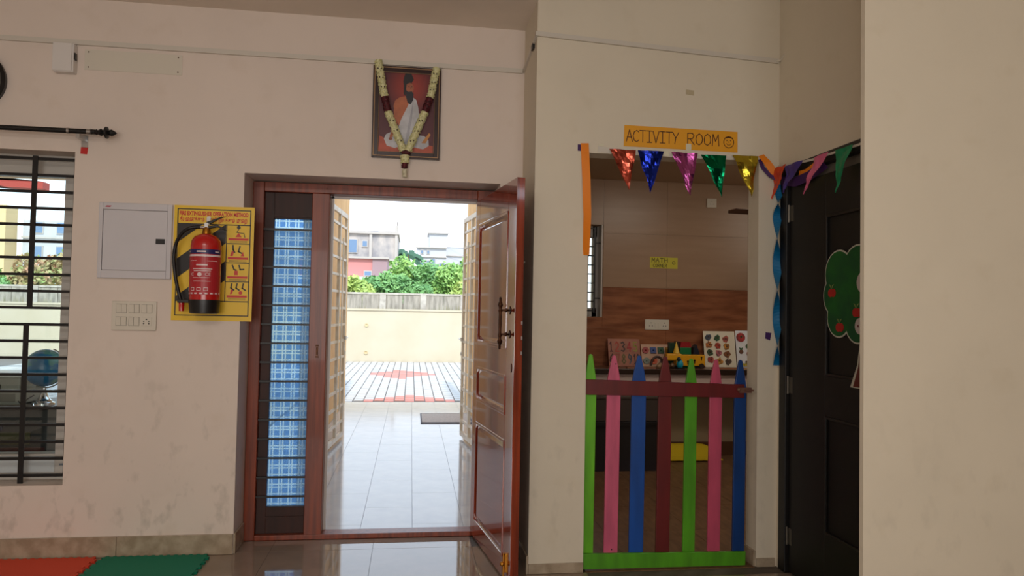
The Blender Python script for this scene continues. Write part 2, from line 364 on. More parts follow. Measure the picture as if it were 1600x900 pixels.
for row, z in enumerate((1.40, 1.326)):
    for c_ in range(3):
        x = -1.685+c_*.069
        if row == 1 and c_ == 2:
            B().box(x, x+.056, MY-.019, MY-.016, z, z+.048).build('socket', M_cream, sp, bevel=.001)
            b = B()
            for dx, dz, r in ((.028, .037, .0045), (.014, .024, .003), (.042, .024, .003), (.014, .012, .0038), (.042, .012, .0038)): b.disc(x+dx, MY-.019, z+dz, r, .0008, 10)
            b.build('socket_holes', M_black, sp)
        else:
            B().box(x-.002, x+.058, MY-.0165, MY-.016, z-.002, z+.05).build('surround', ln, sp)
            for q in range(2):
                B().add([(x+q*.029, MY-.018, z), (x+q*.029+.0265, MY-.018, z), (x+q*.029+.0265, MY-.022, z+.048), (x+q*.029, MY-.022, z+.048), (x+q*.029, MY-.015, z), (x+q*.029+.0265, MY-.015, z), (x+q*.029+.0265, MY-.015, z+.048), (x+q*.029, MY-.015, z+.048)],
                    [(0, 1, 2, 3), (4, 7, 6, 5), (0, 4, 5, 1), (1, 5, 6, 2), (2, 6, 7, 3), (3, 7, 4, 0)]).build('switch', M_cream, sp)

# ------------------------------------------------------------------ fire poster + extinguisher
PX0, PX1, PZ0, PZ1 = -1.390, -.938, 1.360, 2.036
py = MY-.004
M_yel = mat('poster_yellow', (232, 192, 40), .4); M_blk = mat('poster_black', (22, 16, 14), .4); M_red = mat('poster_red', (200, 40, 25), .4)
po = thing('fire_poster', 'yellow and black fire extinguisher instruction poster behind the extinguisher', 'poster', (-1.16, MY, PZ0))
B().box(PX0, PX1, py, MY-.0005, PZ0, PZ1).build('sheet', M_yel, po)
def frame_(b, x0, x1, z0, z1, t, y):
    b.box(x0, x1, y-.0006, y, z0, z0+t); b.box(x0, x1, y-.0006, y, z1-t, z1); b.box(x0, x0+t, y-.0006, y, z0+t, z1-t); b.box(x1-t, x1, y-.0006, y, z0+t, z1-t)
b = B(); frame_(b, PX0+.018, PX1-.018, PZ0+.028, PZ1-.018, .006, py); b.box(PX0+.018, PX1-.018, py-.0006, py, 1.925, 1.931)
b.box(-1.095, -1.090, py-.0006, py, 1.478, 1.925); b.box(-1.37, PX1-.018, py-.0006, py, 1.472, 1.478)
for z in (1.815, 1.702, 1.590): b.box(-1.09, PX1-.018, py-.0006, py, z, z+.005)
b.build('printed_border', M_blk, po)
# hazard stripes clipped to the left field
def clip_stripe(b, c, wd, x0, x1, z0, z1):
    from itertools import chain
    pts = [(x0, z0), (x1, z0), (x1, z1), (x0, z1)]
    def clip(poly, fn):
        out = []
        for i, p in enumerate(poly):
            q = poly[(i+1) % len(poly)]; a_, b_ = fn(p), fn(q)
            if a_ >= 0: out.append(p)
            if a_*b_ < 0: t = a_/(a_-b_); out.append((p[0]+(q[0]-p[0])*t, p[1]+(q[1]-p[1])*t))
        return out
    g_ = lambda p: (p[1]-z0)-(p[0]-x0)*.78
    pts = clip(pts, lambda p: g_(p)-c)
    pts = clip(pts, lambda p: c+wd-g_(p)) if len(pts) > 2 else pts
    if len(pts) > 2: b.prism(pts, py-.0006, py)
b = B()
for c_, wd in ((.34, .2), (.13, .115), (-.09, .115)): clip_stripe(b, c_, wd, -1.366, -1.096, 1.478, 1.925)
b.build('printed_stripes', M_blk, po)
text('FIRE EXTINGUISHER OPERATION METHOD', .034, M_red, onwall(PX0+.03, py, 1.978), 'printed_heading', po, width=.388, bold=.0014)
text('தீயைணக்கும்  கருவி  இயக்கும்  முைற', .034, M_red, onwall(PX0+.032, py, 1.944), 'printed_heading', po, width=.38, bold=.0012)
for i, z in enumerate((1.82, 1.707, 1.595, 1.481)):
    b = B(); br = B(); bs = B()
    b.prism([(-1.082, z+.018), (-.968, z+.018), (-.968, z+.031), (-1.082, z+.031)], py-.0006, py)
    for q in range(2): bs.box(-1.075, -.975, py-.0006, py, z+.004+q*.007, z+.006+q*.007)
    cx, cz = -1.025, z+.045
    if i == 0:
        bs.disc(cx, py, cz+.05, .011, .0006, 12); bs.line([(cx, cz+.04), (cx-.01, cz+.02), (cx+.03, cz+.015), (cx+.036, cz-.008)], py, .004); br.prism([(cx-.018, cz-.008), (cx+.018, cz-.008), (cx, cz+.018)], py-.0006, py)
    elif i == 1:
        bs.line([(cx-.03, cz+.055), (cx-.028, cz+.03), (cx-.02, cz+.015)], py, .009); bs.line([(cx+.01, cz+.05), (cx+.002, cz+.02), (cx+.02, cz+.01)], py, .008)
        br.prism([(cx-.045, cz-.008), (cx-.03, cz-.008), (cx-.022, cz+.02), (cx-.036, cz+.022)], py-.0006, py); br.build('printed_extinguisher', M_red, po); br = B(); br.prism([(cx+.015, cz-.008), (cx+.035, cz-.008), (cx+.028, cz+.02)], py-.0006, py)
    elif i == 2:
        bs.line([(cx-.03, cz+.05), (cx-.02, cz+.025), (cx-.008, cz+.022)], py, .008); bs.line([(cx+.008, cz+.05), (cx+.015, cz+.025), (cx+.035, cz+.027)], py, .008)
        br.box(cx-.018, cx+.002, py-.0006, py, cz-.008, cz+.018)
    else:
        for dx in (-.03, 0, .035): bs.line([(cx+dx, cz+.055), (cx+dx-.005, cz+.03), (cx+dx+.012, cz+.018)], py, .008)
        br.prism([(cx-.04, cz-.008), (cx-.028, cz-.005), (cx-.018, cz+.022), (cx-.034, cz+.02)], py-.0006, py); br.build('printed_extinguisher', M_red, po); br = B(); br.disc(cx+.02, py, cz+.002, .011, .0006, 10)
    b.build('printed_caption_bar', M_red, po); bs.build('printed_figure', M_blk, po); br.build('printed_extinguisher', M_red, po)
ex = thing('fire_extinguisher', 'red fire extinguisher with black hose hung before the yellow poster', 'fire extinguisher', (-1.18, 4.365, 1.40))
ec = (-1.18, 4.365, 0); M_er = mat('extinguisher_red', (186, 22, 20), .25, coat=.4)
B().lathe([(.078, 1.45), (.082, 1.455), (.083, 1.47), (.083, 1.79), (.078, 1.822), (.062, 1.845), (.035, 1.858), (.025, 1.862)], ec, n=40).build('cylinder', M_er, ex, smooth=True)
B().lathe([(.07, 1.402), (.079, 1.407), (.083, 1.45), (.0845, 1.478), (.0842, 1.482)], ec, n=40).build('base_ring', M_black, ex, smooth=True)
B().lathe([(.025, 1.858), (.022, 1.885), (.016, 1.9)], ec, n=16).build('neck', M_gold, ex, smooth=True)
def band(z0, z1, r, a0=195, a1=345, nseg=20):
    b = B()
    for i in range(nseg):
        t0_, t1_ = R(a0+(a1-a0)*i/nseg), R(a0+(a1-a0)*(i+1)/nseg)
        b.add([(ec[0]+r*math.cos(t), ec[1]+r*math.sin(t), z) for t, z in ((t0_, z0), (t1_, z0), (t1_, z1), (t0_, z1))], [(0, 1, 2, 3)])
    return b
M_lab = mat('label_red', (176, 36, 44), .4); M_lw = mat('label_white', (225, 205, 205), .4); M_lb = mat('label_blue', (30, 28, 90), .4)
band(1.51, 1.765, .0842, 190, 350).build('label', M_lab, ex, smooth=True)
band(1.742, 1.768, .0847, 190, 350).build('blue_stripe', M_lb, ex, smooth=True)
wl = band(1.727, 1.738, .0848, 190, 350)
for z0, z1, a0, a1 in ((1.514, 1.522, 190, 350), (1.70, 1.703, 215, 250), (1.70, 1.703, 290, 330), (1.675, 1.683, 250, 292), (1.654, 1.659, 235, 310), (1.643, 1.647, 240, 305), (1.606, 1.608, 235, 300), (1.585, 1.588, 240, 305), (1.532, 1.552, 196, 212), (1.751, 1.758, 198, 212), (1.751, 1.759, 250, 285), (1.751, 1.758, 320, 338)):
    band(z0, z1, .0851, a0, a1, 8).build('printed_line', M_lw, ex)
wl.build('printed_line', M_lw, ex)
for k_, a_ in enumerate((236, 262, 288)):
    wl = B()
    for (z0, z1, p0, p1) in ((1.548, 1.551, -8, 8), (1.532, 1.535, -8, 8), (1.532, 1.551, -8, -6), (1.532, 1.551, 6, 8)):
        x = band(z0, z1, .0851, a_+p0, a_+p1, 3); wl.add(x.v, x.f)
    wl.build('printed_icon', M_lw, ex)
for a_, s_ in ((237, 'C'), (292, 'CE')):
    th = R(a_); rr = .0854
    t = Vector((-math.sin(th), math.cos(th), 0)); nn = Vector((math.cos(th), math.sin(th), 0)); p = Vector((ec[0], ec[1], 1.617))+nn*rr
    M_ = Matrix(((t.x, 0, nn.x, p.x), (t.y, 0, nn.y, p.y), (0, 1, 0, p.z), (0, 0, 0, 1)))
    text(s_, .026, M_lw, M_ @ Matrix.Translation((-.012, 0, 0)), 'printed_lettering', ex, ext=.0002)
b = B(); b.lathe([(.012, 0), (.012, .0005)], (0, 0, 0), 'Y', 16)
th = R(264); b2 = B(M=Matrix.Translation((ec[0]+.0855*math.cos(th), ec[1]+.0855*math.sin(th), 1.625))); b2.lathe([(.012, 0), (.012, -.0006)], (0, 0, 0), 'Y', 16); b2.build('printed_seal', M_lw, ex)
b = B(); b.box(-1.19, -1.17, 4.35, 4.38, 1.89, 1.925); b.tube([(-1.235, 4.36, 1.898), (-1.17, 4.36, 1.9)], .008, 10); b.build('valve', M_steel, ex)
b = B(); b.prism([(-1.185, 1.92), (-1.17, 1.905), (-1.12, 1.915), (-1.065, 1.885), (-1.075, 1.885), (-1.12, 1.902), (-1.17, 1.892)], 4.352, 4.372); b.build('lower_handle', M_black, ex, bevel=.002)
b = B(); b.prism([(-1.185, 1.925), (-1.175, 1.932), (-1.10, 1.962), (-1.075, 1.964), (-1.11, 1.952), (-1.16, 1.92)], 4.352, 4.372); b.build('squeeze_lever', M_black, ex, bevel=.002)
b = B(); b.prism([(-1.186, 1.935), (-1.166, 1.932), (-1.162, 1.96), (-1.172, 1.967), (-1.184, 1.962)], 4.375, 4.38); b.build('hanging_lug', M_white, ex)
b = B(); b.tube([(-1.17, 4.36, 1.92), (-1.172, MY-.004, 1.945)], .005); b.build('wall_hook', M_steel, ex)
hp = [(-1.215, 4.36, 1.9), (-1.265, 4.35, 1.893), (-1.315, 4.36, 1.86), (-1.35, 4.38, 1.80), (-1.362, 4.39, 1.72), (-1.35, 4.385, 1.62), (-1.33, 4.375, 1.54), (-1.312, 4.37, 1.478)]
pts = []
for i in range(len(hp)-1):
    p0, p1, p2, p3 = [Vector(hp[max(0, min(len(hp)-1, i+d))]) for d in (-1, 0, 1, 2)]
    for s_ in range(4):
        t = s_/4; pts.append(.5*((2*p1)+(-p0+p2)*t+(2*p0-5*p1+4*p2-p3)*t*t+(-p0+3*p1-3*p2+p3)*t**3))
pts.append(Vector(hp[-1]))
B().tube(pts, .010, 10).build('hose', M_black, ex, smooth=True)
B().lathe([(.011, .06), (.016, .05), (.014, 0)], (-1.306, 4.37, 1.415), n=12).build('nozzle', M_er, ex, smooth=True)
B().box(-1.325, -1.24, 4.35, 4.39, 1.462, 1.482).build('hose_clip', M_black, ex, bevel=.003)

# ------------------------------------------------------------------ framed portrait + garland
pf = thing('framed_picture', 'framed picture of a seated bearded figure in white, hung above the doorway', 'picture', (-.06, MY, 2.37))
px0, px1, pz0, pz1 = -.264, .148, 2.370, 2.934
def rframe(name, m, i, t, y0, y1):
    b = B(); holed(b, px0+i, px1-i, pz0+i, pz1-i, [(px0+i+t, px1-i-t, pz0+i+t, pz1-i-t)], y0, y1); b.build(name, m, pf, bevel=.001)
M_fg = mat('frame_gilt', (150, 120, 90), .4, .5); M_fd = mat('frame_dark', (40, 14, 14), .3)
rframe('frame_edge', M_fd, 0, .008, MY-.026, MY); rframe('gilt_line', M_fg, .008, .006, MY-.03, MY); rframe('frame', M_fd, .014, .022, MY-.028, MY); rframe('inner_gilt', M_fg, .036, .003, MY-.024, MY)
iy = MY-.014
pm = bpy.data.materials.new('painting_ground'); pm.use_nodes = True; n = pm.node_tree; bb = n.nodes['Principled BSDF']; bb.inputs['Roughness'].default_value = .4
t = n.nodes.new('ShaderNodeTexCoord'); mp = n.nodes.new('ShaderNodeMapping'); mp.inputs['Location'].default_value = (-.035, 0, -.44); mp.inputs['Scale'].default_value = (6.5, 0, 5.8)
gd = n.nodes.new('ShaderNodeTexGradient'); gd.gradient_type = 'SPHERICAL'; rp = n.nodes.new('ShaderNodeValToRGB'); rp.color_ramp.elements[0].color = lin((84, 30, 38)); rp.color_ramp.elements[1].color = lin((170, 62, 46))
mp.inputs['Location'].default_value = (-.02*6.5, 0, -.44*5.8)
n.links.new(t.outputs['Object'], mp.inputs[0]); n.links.new(mp.outputs[0], gd.inputs[0]); n.links.new(gd.outputs['Fac'], rp.inputs[0]); n.links.new(rp.outputs[0], bb.inputs['Base Color'])
B().box(px0+.038, px1-.038, iy, iy+.006, pz0+.038, pz1-.038).build('painting', pm, pf)
def flat(name, poly, col, k=1):
    B().prism([(px0+u, pz0+v) for u, v in poly], iy-.0006*k, iy).build(name, mat('paint_%d_%d_%d' % col, col, .45, rgb2=tuple(int(c*.86) for c in col), vscale=14), pf)
def oval(cx, cz, rx, rz, n=22, a0=0, a1=360): return [(cx+rx*math.cos(R(a0+(a1-a0)*i/n)), cz+rz*math.sin(R(a0+(a1-a0)*i/n))) for i in range(n)]
flat('painted_seat', [(.04, .04), (.37, .04), (.37, .085), (.25, .10), (.12, .10), (.045, .135)], (188, 84, 56), 1)
flat('painted_lap', [(.072, .115), (.085, .145), (.115, .16), (.16, .15), (.26, .15), (.315, .145), (.342, .12), (.345, .085), (.31, .062), (.24, .075), (.19, .085), (.14, .062), (.09, .075)], (196, 196, 200), 2)
flat('painted_arm', [(.128, .30), (.15, .30), (.152, .20), (.125, .13), (.108, .12), (.106, .135), (.128, .2)], (186, 104, 68), 5)
flat('painted_torso', [(.125, .32), (.135, .355), (.165, .378), (.2, .385), (.23, .36), (.20, .2), (.16, .2), (.145, .25)], (190, 108, 70), 3)
flat('painted_robe', [(.165, .10), (.155, .18), (.175, .245), (.21, .32), (.235, .385), (.262, .365), (.275, .32), (.285, .24), (.275, .10)], (204, 204, 208), 4)
flat('painted_hair', oval(.208, .475, .026, .05), (32, 26, 28), 4)
flat('painted_face', oval(.221, .435, .025, .034), (176, 104, 74), 5)
flat('painted_hair', [(.185, .50), (.185, .40), (.196, .385), (.202, .46), (.235, .475), (.245, .49), (.225, .535), (.2, .545)], (34, 28, 32), 6)
flat('painted_beard', [(.198, .425), (.21, .412), (.235, .415), (.246, .40), (.243, .36), (.228, .335), (.21, .345), (.2, .38)], (38, 38, 48), 6)
b = B()
for dx in (.216, .234): b.disc(px0+dx, iy-.003, pz0+.445, .004, .0006, 8, .0025)
b.line([(px0+.226, pz0+.44), (px0+.229, pz0+.43)], iy-.003, .002); b.build('painted_eyes', mat('paint_dark', (60, 30, 25), .5), pf)
flat('painted_scroll', [(.30, .10), (.325, .10), (.355, .155), (.345, .165)], (206, 140, 66), 5)
flat('painted_hand', oval(.112, .118, .012, .009, 10), (150, 80, 54), 6)
flat('painted_fold', [(.20, .10), (.225, .25), (.245, .36), (.24, .25), (.215, .10)], (176, 176, 184), 7)
flat('painted_fold', [(.25, .10), (.262, .24), (.266, .10)], (176, 176, 184), 7)
# garland
ga = thing('flower_garland', 'cream flower garland with dark red bands draped in a V over the framed picture', 'garland', (-.06, MY-.05, 2.24))
M_fl = mat('jasmine_cream', (206, 202, 144), .7, rgb2=(222, 218, 176), vscale=90); M_rose = mat('rose_red', (96, 20, 30), .7, rgb2=(60, 12, 20), vscale=60)
def petal_ball(b, p, s):
    for _ in range(2):
        ax = Vector((random.uniform(-1, 1), random.uniform(-1, -.1), random.uniform(-1, 1))).normalized(); q = ax.orthogonal().normalized(); r = ax.cross(q)
        c = Vector(p); b.add([c-q*s, c-r*s*.6+ax*s*.5, c+q*s, c+r*s*.6+ax*s*.5], [(0, 1, 2, 3)])
def strand(name, m, p0, p1, rad, dens=900):
    p0, p1 = Vector(p0), Vector(p1); L = (p1-p0).length; d = (p1-p0)/L; b = B()
    b.tube([p0+d*L*i/6 for i in range(7)], rad*.78, 10)
    side = Vector((d.z, 0, -d.x)); k = int(L*dens*rad/.02)
    for i in range(k):
        t = random.random()*L; a_ = random.uniform(0, 2*math.pi)
        petal_ball(b, p0+d*t+side*math.cos(a_)*rad*.85+Vector((0, 1, 0))*math.sin(a_)*rad*.8, .0055)
    return b.build(name, m, ga)
gy = MY-.045
segs = [((-.236, gy, 2.955), (-.192, gy, 2.735), 'w'), ((-.192, gy, 2.735), (-.170, gy, 2.645), 'r'), ((-.170, gy, 2.645), (-.072, gy, 2.41), 'w'), ((.118, gy, 2.932), (.082, gy, 2.745), 'w'), ((.082, gy, 2.745), (.052, gy, 2.655), 'r'), ((.052, gy, 2.655), (-.045, gy, 2.41), 'w')]
M_knot = mat('maroon_knot', (50, 26, 26), .7)
for p0, p1, c_ in segs:
    st = strand('flower_strand' if c_ == 'w' else 'rose_band', M_fl if c_ == 'w' else M_rose, p0, p1, .026 if c_ == 'w' else .025)
    if c_ == 'w':
        b = B(); p0, p1 = Vector(p0), Vector(p1); d = (p1-p0)
        for i in range(1, 4):
            c = p0+d*i/4
            for sx_ in (-.009, .010): b.ball(c+Vector((sx_, -.0245, random.uniform(-.004, .004))), .0042, 6)
        b.build('knot', M_knot, st)
strand('rose_band', M_rose, (-.08, gy, 2.405), (-.03, gy, 2.40), .017); strand('flower_strand', M_fl, (-.062, gy, 2.385), (-.06, gy, 2.335), .031)
strand('rose_band', M_rose, (-.062, gy, 2.335), (-.062, gy, 2.305), .021); strand('tassel', mat('white_petals', (214, 208, 180), .7), (-.062, gy, 2.298), (-.06, gy, 2.25), .017)

# ------------------------------------------------------------------ main door frame, sidelight, leaf
FD = 4.80
dr = struct('door_1')
B().box(-1.001, -.933, FY, FD, 0, 2.235).build('frame_post', M_teakh, dr, bevel=.004)
B().box(-.638, -.530, FY, FD, 0, 2.175).build('frame_post', M_teakh, dr, bevel=.004)
B().box(.412, .528, FY, FD, 0, 2.235).build('frame_post', M_teakh, dr, bevel=.004)
B().box(-.933, .412, FY, FD, 2.175, 2.235).build('frame_head', M_teakh, dr, bevel=.004)
B().box(-.933, .412, FY-.005, FD, 0, .032).build('threshold', M_teakh, dr, bevel=.004)
b = B(); b.box(-.53, -.514, FD, FD+.02, .03, 2.175); b.box(-.528, .41, FD, FD+.02, 2.16, 2.174); b.build('edge_strip', M_white, dr)
b = B(); b.disc(-.55, FY-.001, 2.205, .004); b.box(-.59, -.578, FY-.006, FY, 1.15, 1.20); b.box(-.594, -.574, FY-.004, FY, 1.135, 1.145); b.box(-.594, -.574, FY-.004, FY, 1.205, 1.215); b.build('strike_plate', M_bronze, dr)
sl = thing('sidelight_window', 'narrow sidelight with blue checked glass film and black bars beside the doorway', 'window', (-.79, 4.74, .03))
SX0, SX1 = -.933, -.638
b = B(); b.box(SX0, SX0+.058, 4.735, 4.775, .032, 2.175); b.box(SX0+.058, SX1, 4.735, 4.775, 2.01, 2.175); b.box(SX0+.058, SX1, 4.735, 4.775, .032, .198); b.build('sash', M_teakd, sl, bevel=.002)
b = B(); b.box(SX0+.058, SX1, 4.727, 4.735, .128, .140); b.box(SX0+.058, SX1, 4.727, 4.735, 2.02, 2.032); b.build('bead', M_teakd, sl)
for k in range(15): B().box(SX0, SX1, 4.712, 4.724, 1.938-.1195*k-.006, 1.938-.1195*k+.006).build('bar', M_black, sl)
pg = bpy.data.materials.new('checked_glass_film'); pg.use_nodes = True; n = pg.node_tree; n.nodes.remove(n.nodes['Principled BSDF'])
t = n.nodes.new('ShaderNodeTexCoord'); s_ = n.nodes.new('ShaderNodeSeparateXYZ'); n.links.new(t.outputs['Object'], s_.inputs[0])
def stripe(sock, per, offs, wd):
    out = None
    for o_ in offs:
        a1 = n.nodes.new('ShaderNodeMath'); a1.operation = 'MULTIPLY_ADD'; a1.inputs[1].default_value = 1/per; a1.inputs[2].default_value = o_; n.links.new(sock, a1.inputs[0])
        a2 = n.nodes.new('ShaderNodeMath'); a2.operation = 'FRACT'; n.links.new(a1.outputs[0], a2.inputs[0])
        a3 = n.nodes.new('ShaderNodeMath'); a3.operation = 'LESS_THAN'; a3.inputs[1].default_value = wd; n.links.new(a2.outputs[0], a3.inputs[0])
        if out is None: out = a3.outputs[0]
        else:
            m_ = n.nodes.new('ShaderNodeMath'); m_.operation = 'MAXIMUM'; n.links.new(out, m_.inputs[0]); n.links.new(a3.outputs[0], m_.inputs[1]); out = m_.outputs[0]
    return out
v_ = stripe(s_.outputs['X'], .06, (0, .3), .14); h_ = stripe(s_.outputs['Z'], .06, (0, .3), .14)
mm = n.nodes.new('ShaderNodeMath'); mm.operation = 'MAXIMUM'; n.links.new(v_, mm.inputs[0]); n.links.new(h_, mm.inputs[1])
tr1 = n.nodes.new('ShaderNodeBsdfTransparent'); tr1.inputs[0].default_value = (.30, .50, .76, 1)
tr2 = n.nodes.new('ShaderNodeBsdfTransparent'); tr2.inputs[0].default_value = (.80, .93, .95, 1)
mxx = n.nodes.new('ShaderNodeMixShader'); n.links.new(mm.outputs[0], mxx.inputs[0]); n.links.new(tr1.outputs[0], mxx.inputs[1]); n.links.new(tr2.outputs[0], mxx.inputs[2])
tl = n.nodes.new('ShaderNodeBsdfTranslucent'); tl.inputs[0].default_value = (.55, .78, 1, 1)
mz = n.nodes.new('ShaderNodeMixShader'); mz.inputs[0].default_value = .4; n.links.new(mxx.outputs[0], mz.inputs[1]); n.links.new(tl.outputs[0], mz.inputs[2])
n.links.new(mz.outputs[0], n.nodes['Material Output'].inputs[0])
B().box(SX0+.058, SX1, 4.752, 4.756, .198, 2.01).build('pane', pg, sl)

# leaf in its own frame: u along the leaf, v through its thickness, w up
ang = math.atan2(-.99, .141); DL = Matrix.Translation((.408, 4.715, 0)) @ Matrix.Rotation(ang, 4, 'Z')
ld = thing('door_leaf', 'varnished teak panelled entrance door standing open into the room', 'door', (.408, 4.715, .01))
W_, T_ = .935, .045
def lb(name, u0, u1, v0, v1, z0, z1, m=M_teak, bev=.002): return B(M=DL).box(u0, u1, v0, v1, z0, z1).build(name, m, ld, bevel=bev)
lb('stile', 0, .095, 0, T_, .012, 2.163); lb('stile', .775, W_, 0, T_, .012, 2.163)
for z0, z1 in ((.012, .12), (.745, .885), (1.095, 1.245), (2.0, 2.163)): lb('rail', .095, .775, 0, T_, z0, z1)
for z0, z1 in ((.12, .745), (.885, 1.095), (1.245, 2.0)):
    b = B(M=DL); u0, u1 = .095, .775
    b.box(u0, u1, .014, T_-.014, z0, z1)
    for sgn in (0, 1):
        v0, v1 = (.014, .004) if sgn == 0 else (T_-.014, T_-.004); i = .045
        b.add([(u0+.02, v0, z0+.02), (u1-.02, v0, z0+.02), (u1-.02, v0, z1-.02), (u0+.02, v0, z1-.02), (u0+i, v1, z0+i), (u1-i, v1, z0+i), (u1-i, v1, z1-i), (u0+i, v1, z1-i)],
              [(0, 1, 5, 4), (1, 2, 6, 5), (2, 3, 7, 6), (3, 0, 4, 7), (4, 5, 6, 7)])
    p_ = b.build('panel', M_teak, ld)
    b = B(M=DL)
    for v0, v1 in ((-.005, .016),):
        b.box(u0-.004, u0+.014, v0, v1, z0, z1); b.box(u1-.014, u1+.004, v0, v1, z0, z1); b.box(u0, u1, v0, v1, z0-.004, z0+.014); b.box(u0, u1, v0, v1, z1-.014, z1+.004)
    b.build('moulding', M_teak, p_, bevel=.003)
hd = B(M=DL); hu = .845
hd.lathe([(.004, 1.245), (.007, 1.25), (.007, 1.268), (.013, 1.28), (.015, 1.29), (.009, 1.30), (.008, 1.31), (.012, 1.318), (.008, 1.33), (.009, 1.385), (.008, 1.44), (.012, 1.452), (.008, 1.46), (.009, 1.47), (.015, 1.48), (.013, 1.49), (.007, 1.5), (.007, 1.52), (.004, 1.525)], (hu, -.055, 0), n=14)
ho = hd.build('pull_handle', M_bronze, ld, smooth=True)
for z in (1.325, 1.455):
    b = B(M=DL); b.lathe([(.006, -.055), (.005, -.035), (.012, -.022), (.006, -.014), (.006, -.003)], (hu, 0, z), 'Y', 10); b.build('bracket', M_bronze, ho, smooth=True)
    b = B(M=DL); b.prism([(hu-.03, z), (hu, z-.022), (hu+.03, z), (hu, z+.022)], -.004, .0); b.build('rose_plate', M_bronze, ho, bevel=.001)
b = B(M=DL); b.prism([(.885+.014*math.cos(R(a_)), 1.147+.024*math.sin(R(a_))) for a_ in range(-90, 91, 15)], -.003, 0); b.build('keyhole_cover', M_bronze, ld)
b = B(M=DL); b.box(.84, .862, -.008, 0, .06, .16); b.tube([(.851, -.012, .04), (.851, -.012, .16)], .005); b.ball((.851, -.02, .105), .013, 12); b.box(.832, .870, -.006, 0, .075, .085); b.build('tower_bolt', M_gold, ld)
b = B(M=DL); b.box(.83, .85, T_, T_+.008, 1.6, 1.74); b.tube([(.84, T_+.012, 1.58), (.84, T_+.012, 1.78)], .006); b.tube([(.84, T_+.01, 1.70), (.84, T_+.035, 1.72)], .006); b.build('back_bolt', M_steel, ld)
b = B(M=DL)
for z in (1.38, 1.30, 1.22): b.box(W_-.001, W_+.0008, .037, .0445, z, z+.018)
b.build('mortice_lock', M_steel, ld)
for z in (.3, 1.2, 2.0):
    b = B(M=DL); b.tube([(-.008, T_+.002, z-.05), (-.008, T_+.002, z+.05)], .006); b.build('hinge', M_bronze, ld)

# ------------------------------------------------------------------ activity room sign, bunting, streamers
sg = thing('activity_sign', 'orange paper sign hand-lettered ACTIVITY ROOM with a smiling face', 'sign', (1.525, AY, 2.41))
M_or = mat('orange_paper', (226, 158, 28), .55); M_ink = mat('marker_ink', (84, 44, 24), .6)
y0 = AY-.003
B().prism([(1.182, 2.408), (1.870, 2.404), (1.869, 2.526), (1.184, 2.530)], y0, AY-.0005).build('sheet', M_or, sg)
b = B(); strokes(b, 'ACTIVITY', 1.197, 2.437, .036, .066, .0395, y0, .005); b.build('lettering', M_ink, sg); b = B(); strokes(b, 'ROOM', 1.564, 2.437, .040, .066, .050, y0, .005)
b.build('lettering', M_ink, sg)
b = B(); cx, cz = 1.815, 2.462
b.line([(cx+.031*math.cos(R(a_)), cz+.033*math.sin(R(a_))) for a_ in range(0, 361, 18)], y0, .004); b.disc(cx-.011, y0, cz+.01, .0035); b.disc(cx+.011, y0, cz+.01, .0035)
b.line([(cx-.002, cz+.004), (cx+.002, cz-.004)], y0, .002); b.line([(cx-.014, cz-.008), (cx-.006, cz-.017), (cx+.006, cz-.017), (cx+.014, cz-.008)], y0, .003)
b.line([(cx-.022, cz+.024), (cx, cz+.029), (cx+.022, cz+.024)], y0, .006); b.build('smiling_face', M_ink, sg)
tape = mat('clear_tape', (220, 214, 190), .2)
def foil(name, rgb, rough=.22):
    return mat(name, rgb, rough, .9, bump=.55, bscale=14, detail=2)
def pennant(root, M_, x0, x1, xt, zt, ztop, m, label, curl=.012, ax=None, folds=3, ph=0):
    # crinkled triangle; local x along string, z up, y out
    b = B(M=ax); n_, k_ = 12, 8; vs = []
    for i in range(n_+1):
        t = i/n_
        for j_ in range(k_+1):
            s = j_/k_; xa, xb = x0+(xt-x0)*t, x1+(xt-x1)*t
            x = xa+(xb-xa)*s; z = ztop-(ztop-zt)*t
            yy = -curl*(.6+.5*math.sin(t*9+ph)+.35*math.sin(s*7+t*5+ph*2))+noise.noise(Vector((x*25, z*25, ph)))*.008-.006
            vs.append((x, yy, z))
    fs = [(i*(k_+1)+j_, i*(k_+1)+j_+1, (i+1)*(k_+1)+j_+1, (i+1)*(k_+1)+j_) for i in range(n_) for j_ in range(k_)]
    b.add(vs, fs); o = b.build('pennant', m, root, smooth=False, label=label)
    md = o.modifiers.new('th', 'SOLIDIFY'); md.thickness = .0006
    return o
bt = thing('foil_bunting', 'shiny foil bunting of five triangles strung across the activity room opening', 'bunting', (1.5, AY-.01, 2.13))
A1 = Matrix.Translation((0, AY-.008, 0))
M_w = mat('white_ribbon', (205, 198, 186), .5)
B().prism([(1.03, 2.366), (1.30, 2.362), (1.60, 2.358), (1.99, 2.364), (1.99, 2.382), (1.60, 2.376), (1.30, 2.384), (1.03, 2.400)], AY-.003, AY-.0005).build('ribbon', M_w, bt)
FO = [(1.092, 1.248, 1.212, 2.152, (200, 92, 72), 'shiny red-orange foil pennant'), (1.258, 1.415, 1.338, 2.145, (30, 50, 165), 'shiny blue foil pennant'), (1.460, 1.618, 1.578, 2.137, (186, 90, 160), 'shiny pink foil pennant'),
      (1.642, 1.795, 1.764, 2.136, (0, 118, 76), 'shiny green foil pennant'), (1.828, 1.988, 1.952, 2.146, (190, 168, 52), 'shiny gold foil pennant')]
for i, (a_, c_, t_, zt, col, lab) in enumerate(FO): pennant(bt, None, a_, c_, t_, zt, 2.384-.004*(i == 3), foil('foil_%d' % i, col), lab, ax=A1, ph=i*1.7)
for x, z, w2, h2 in ((1.57, 2.372, .032, .068), (1.435, 2.362, .032, .034), (1.05, 2.40, .03, .014)): B().box(x-w2/2, x+w2/2, AY-.0045, AY-.003, z, z+h2).build('tape', tape, bt)
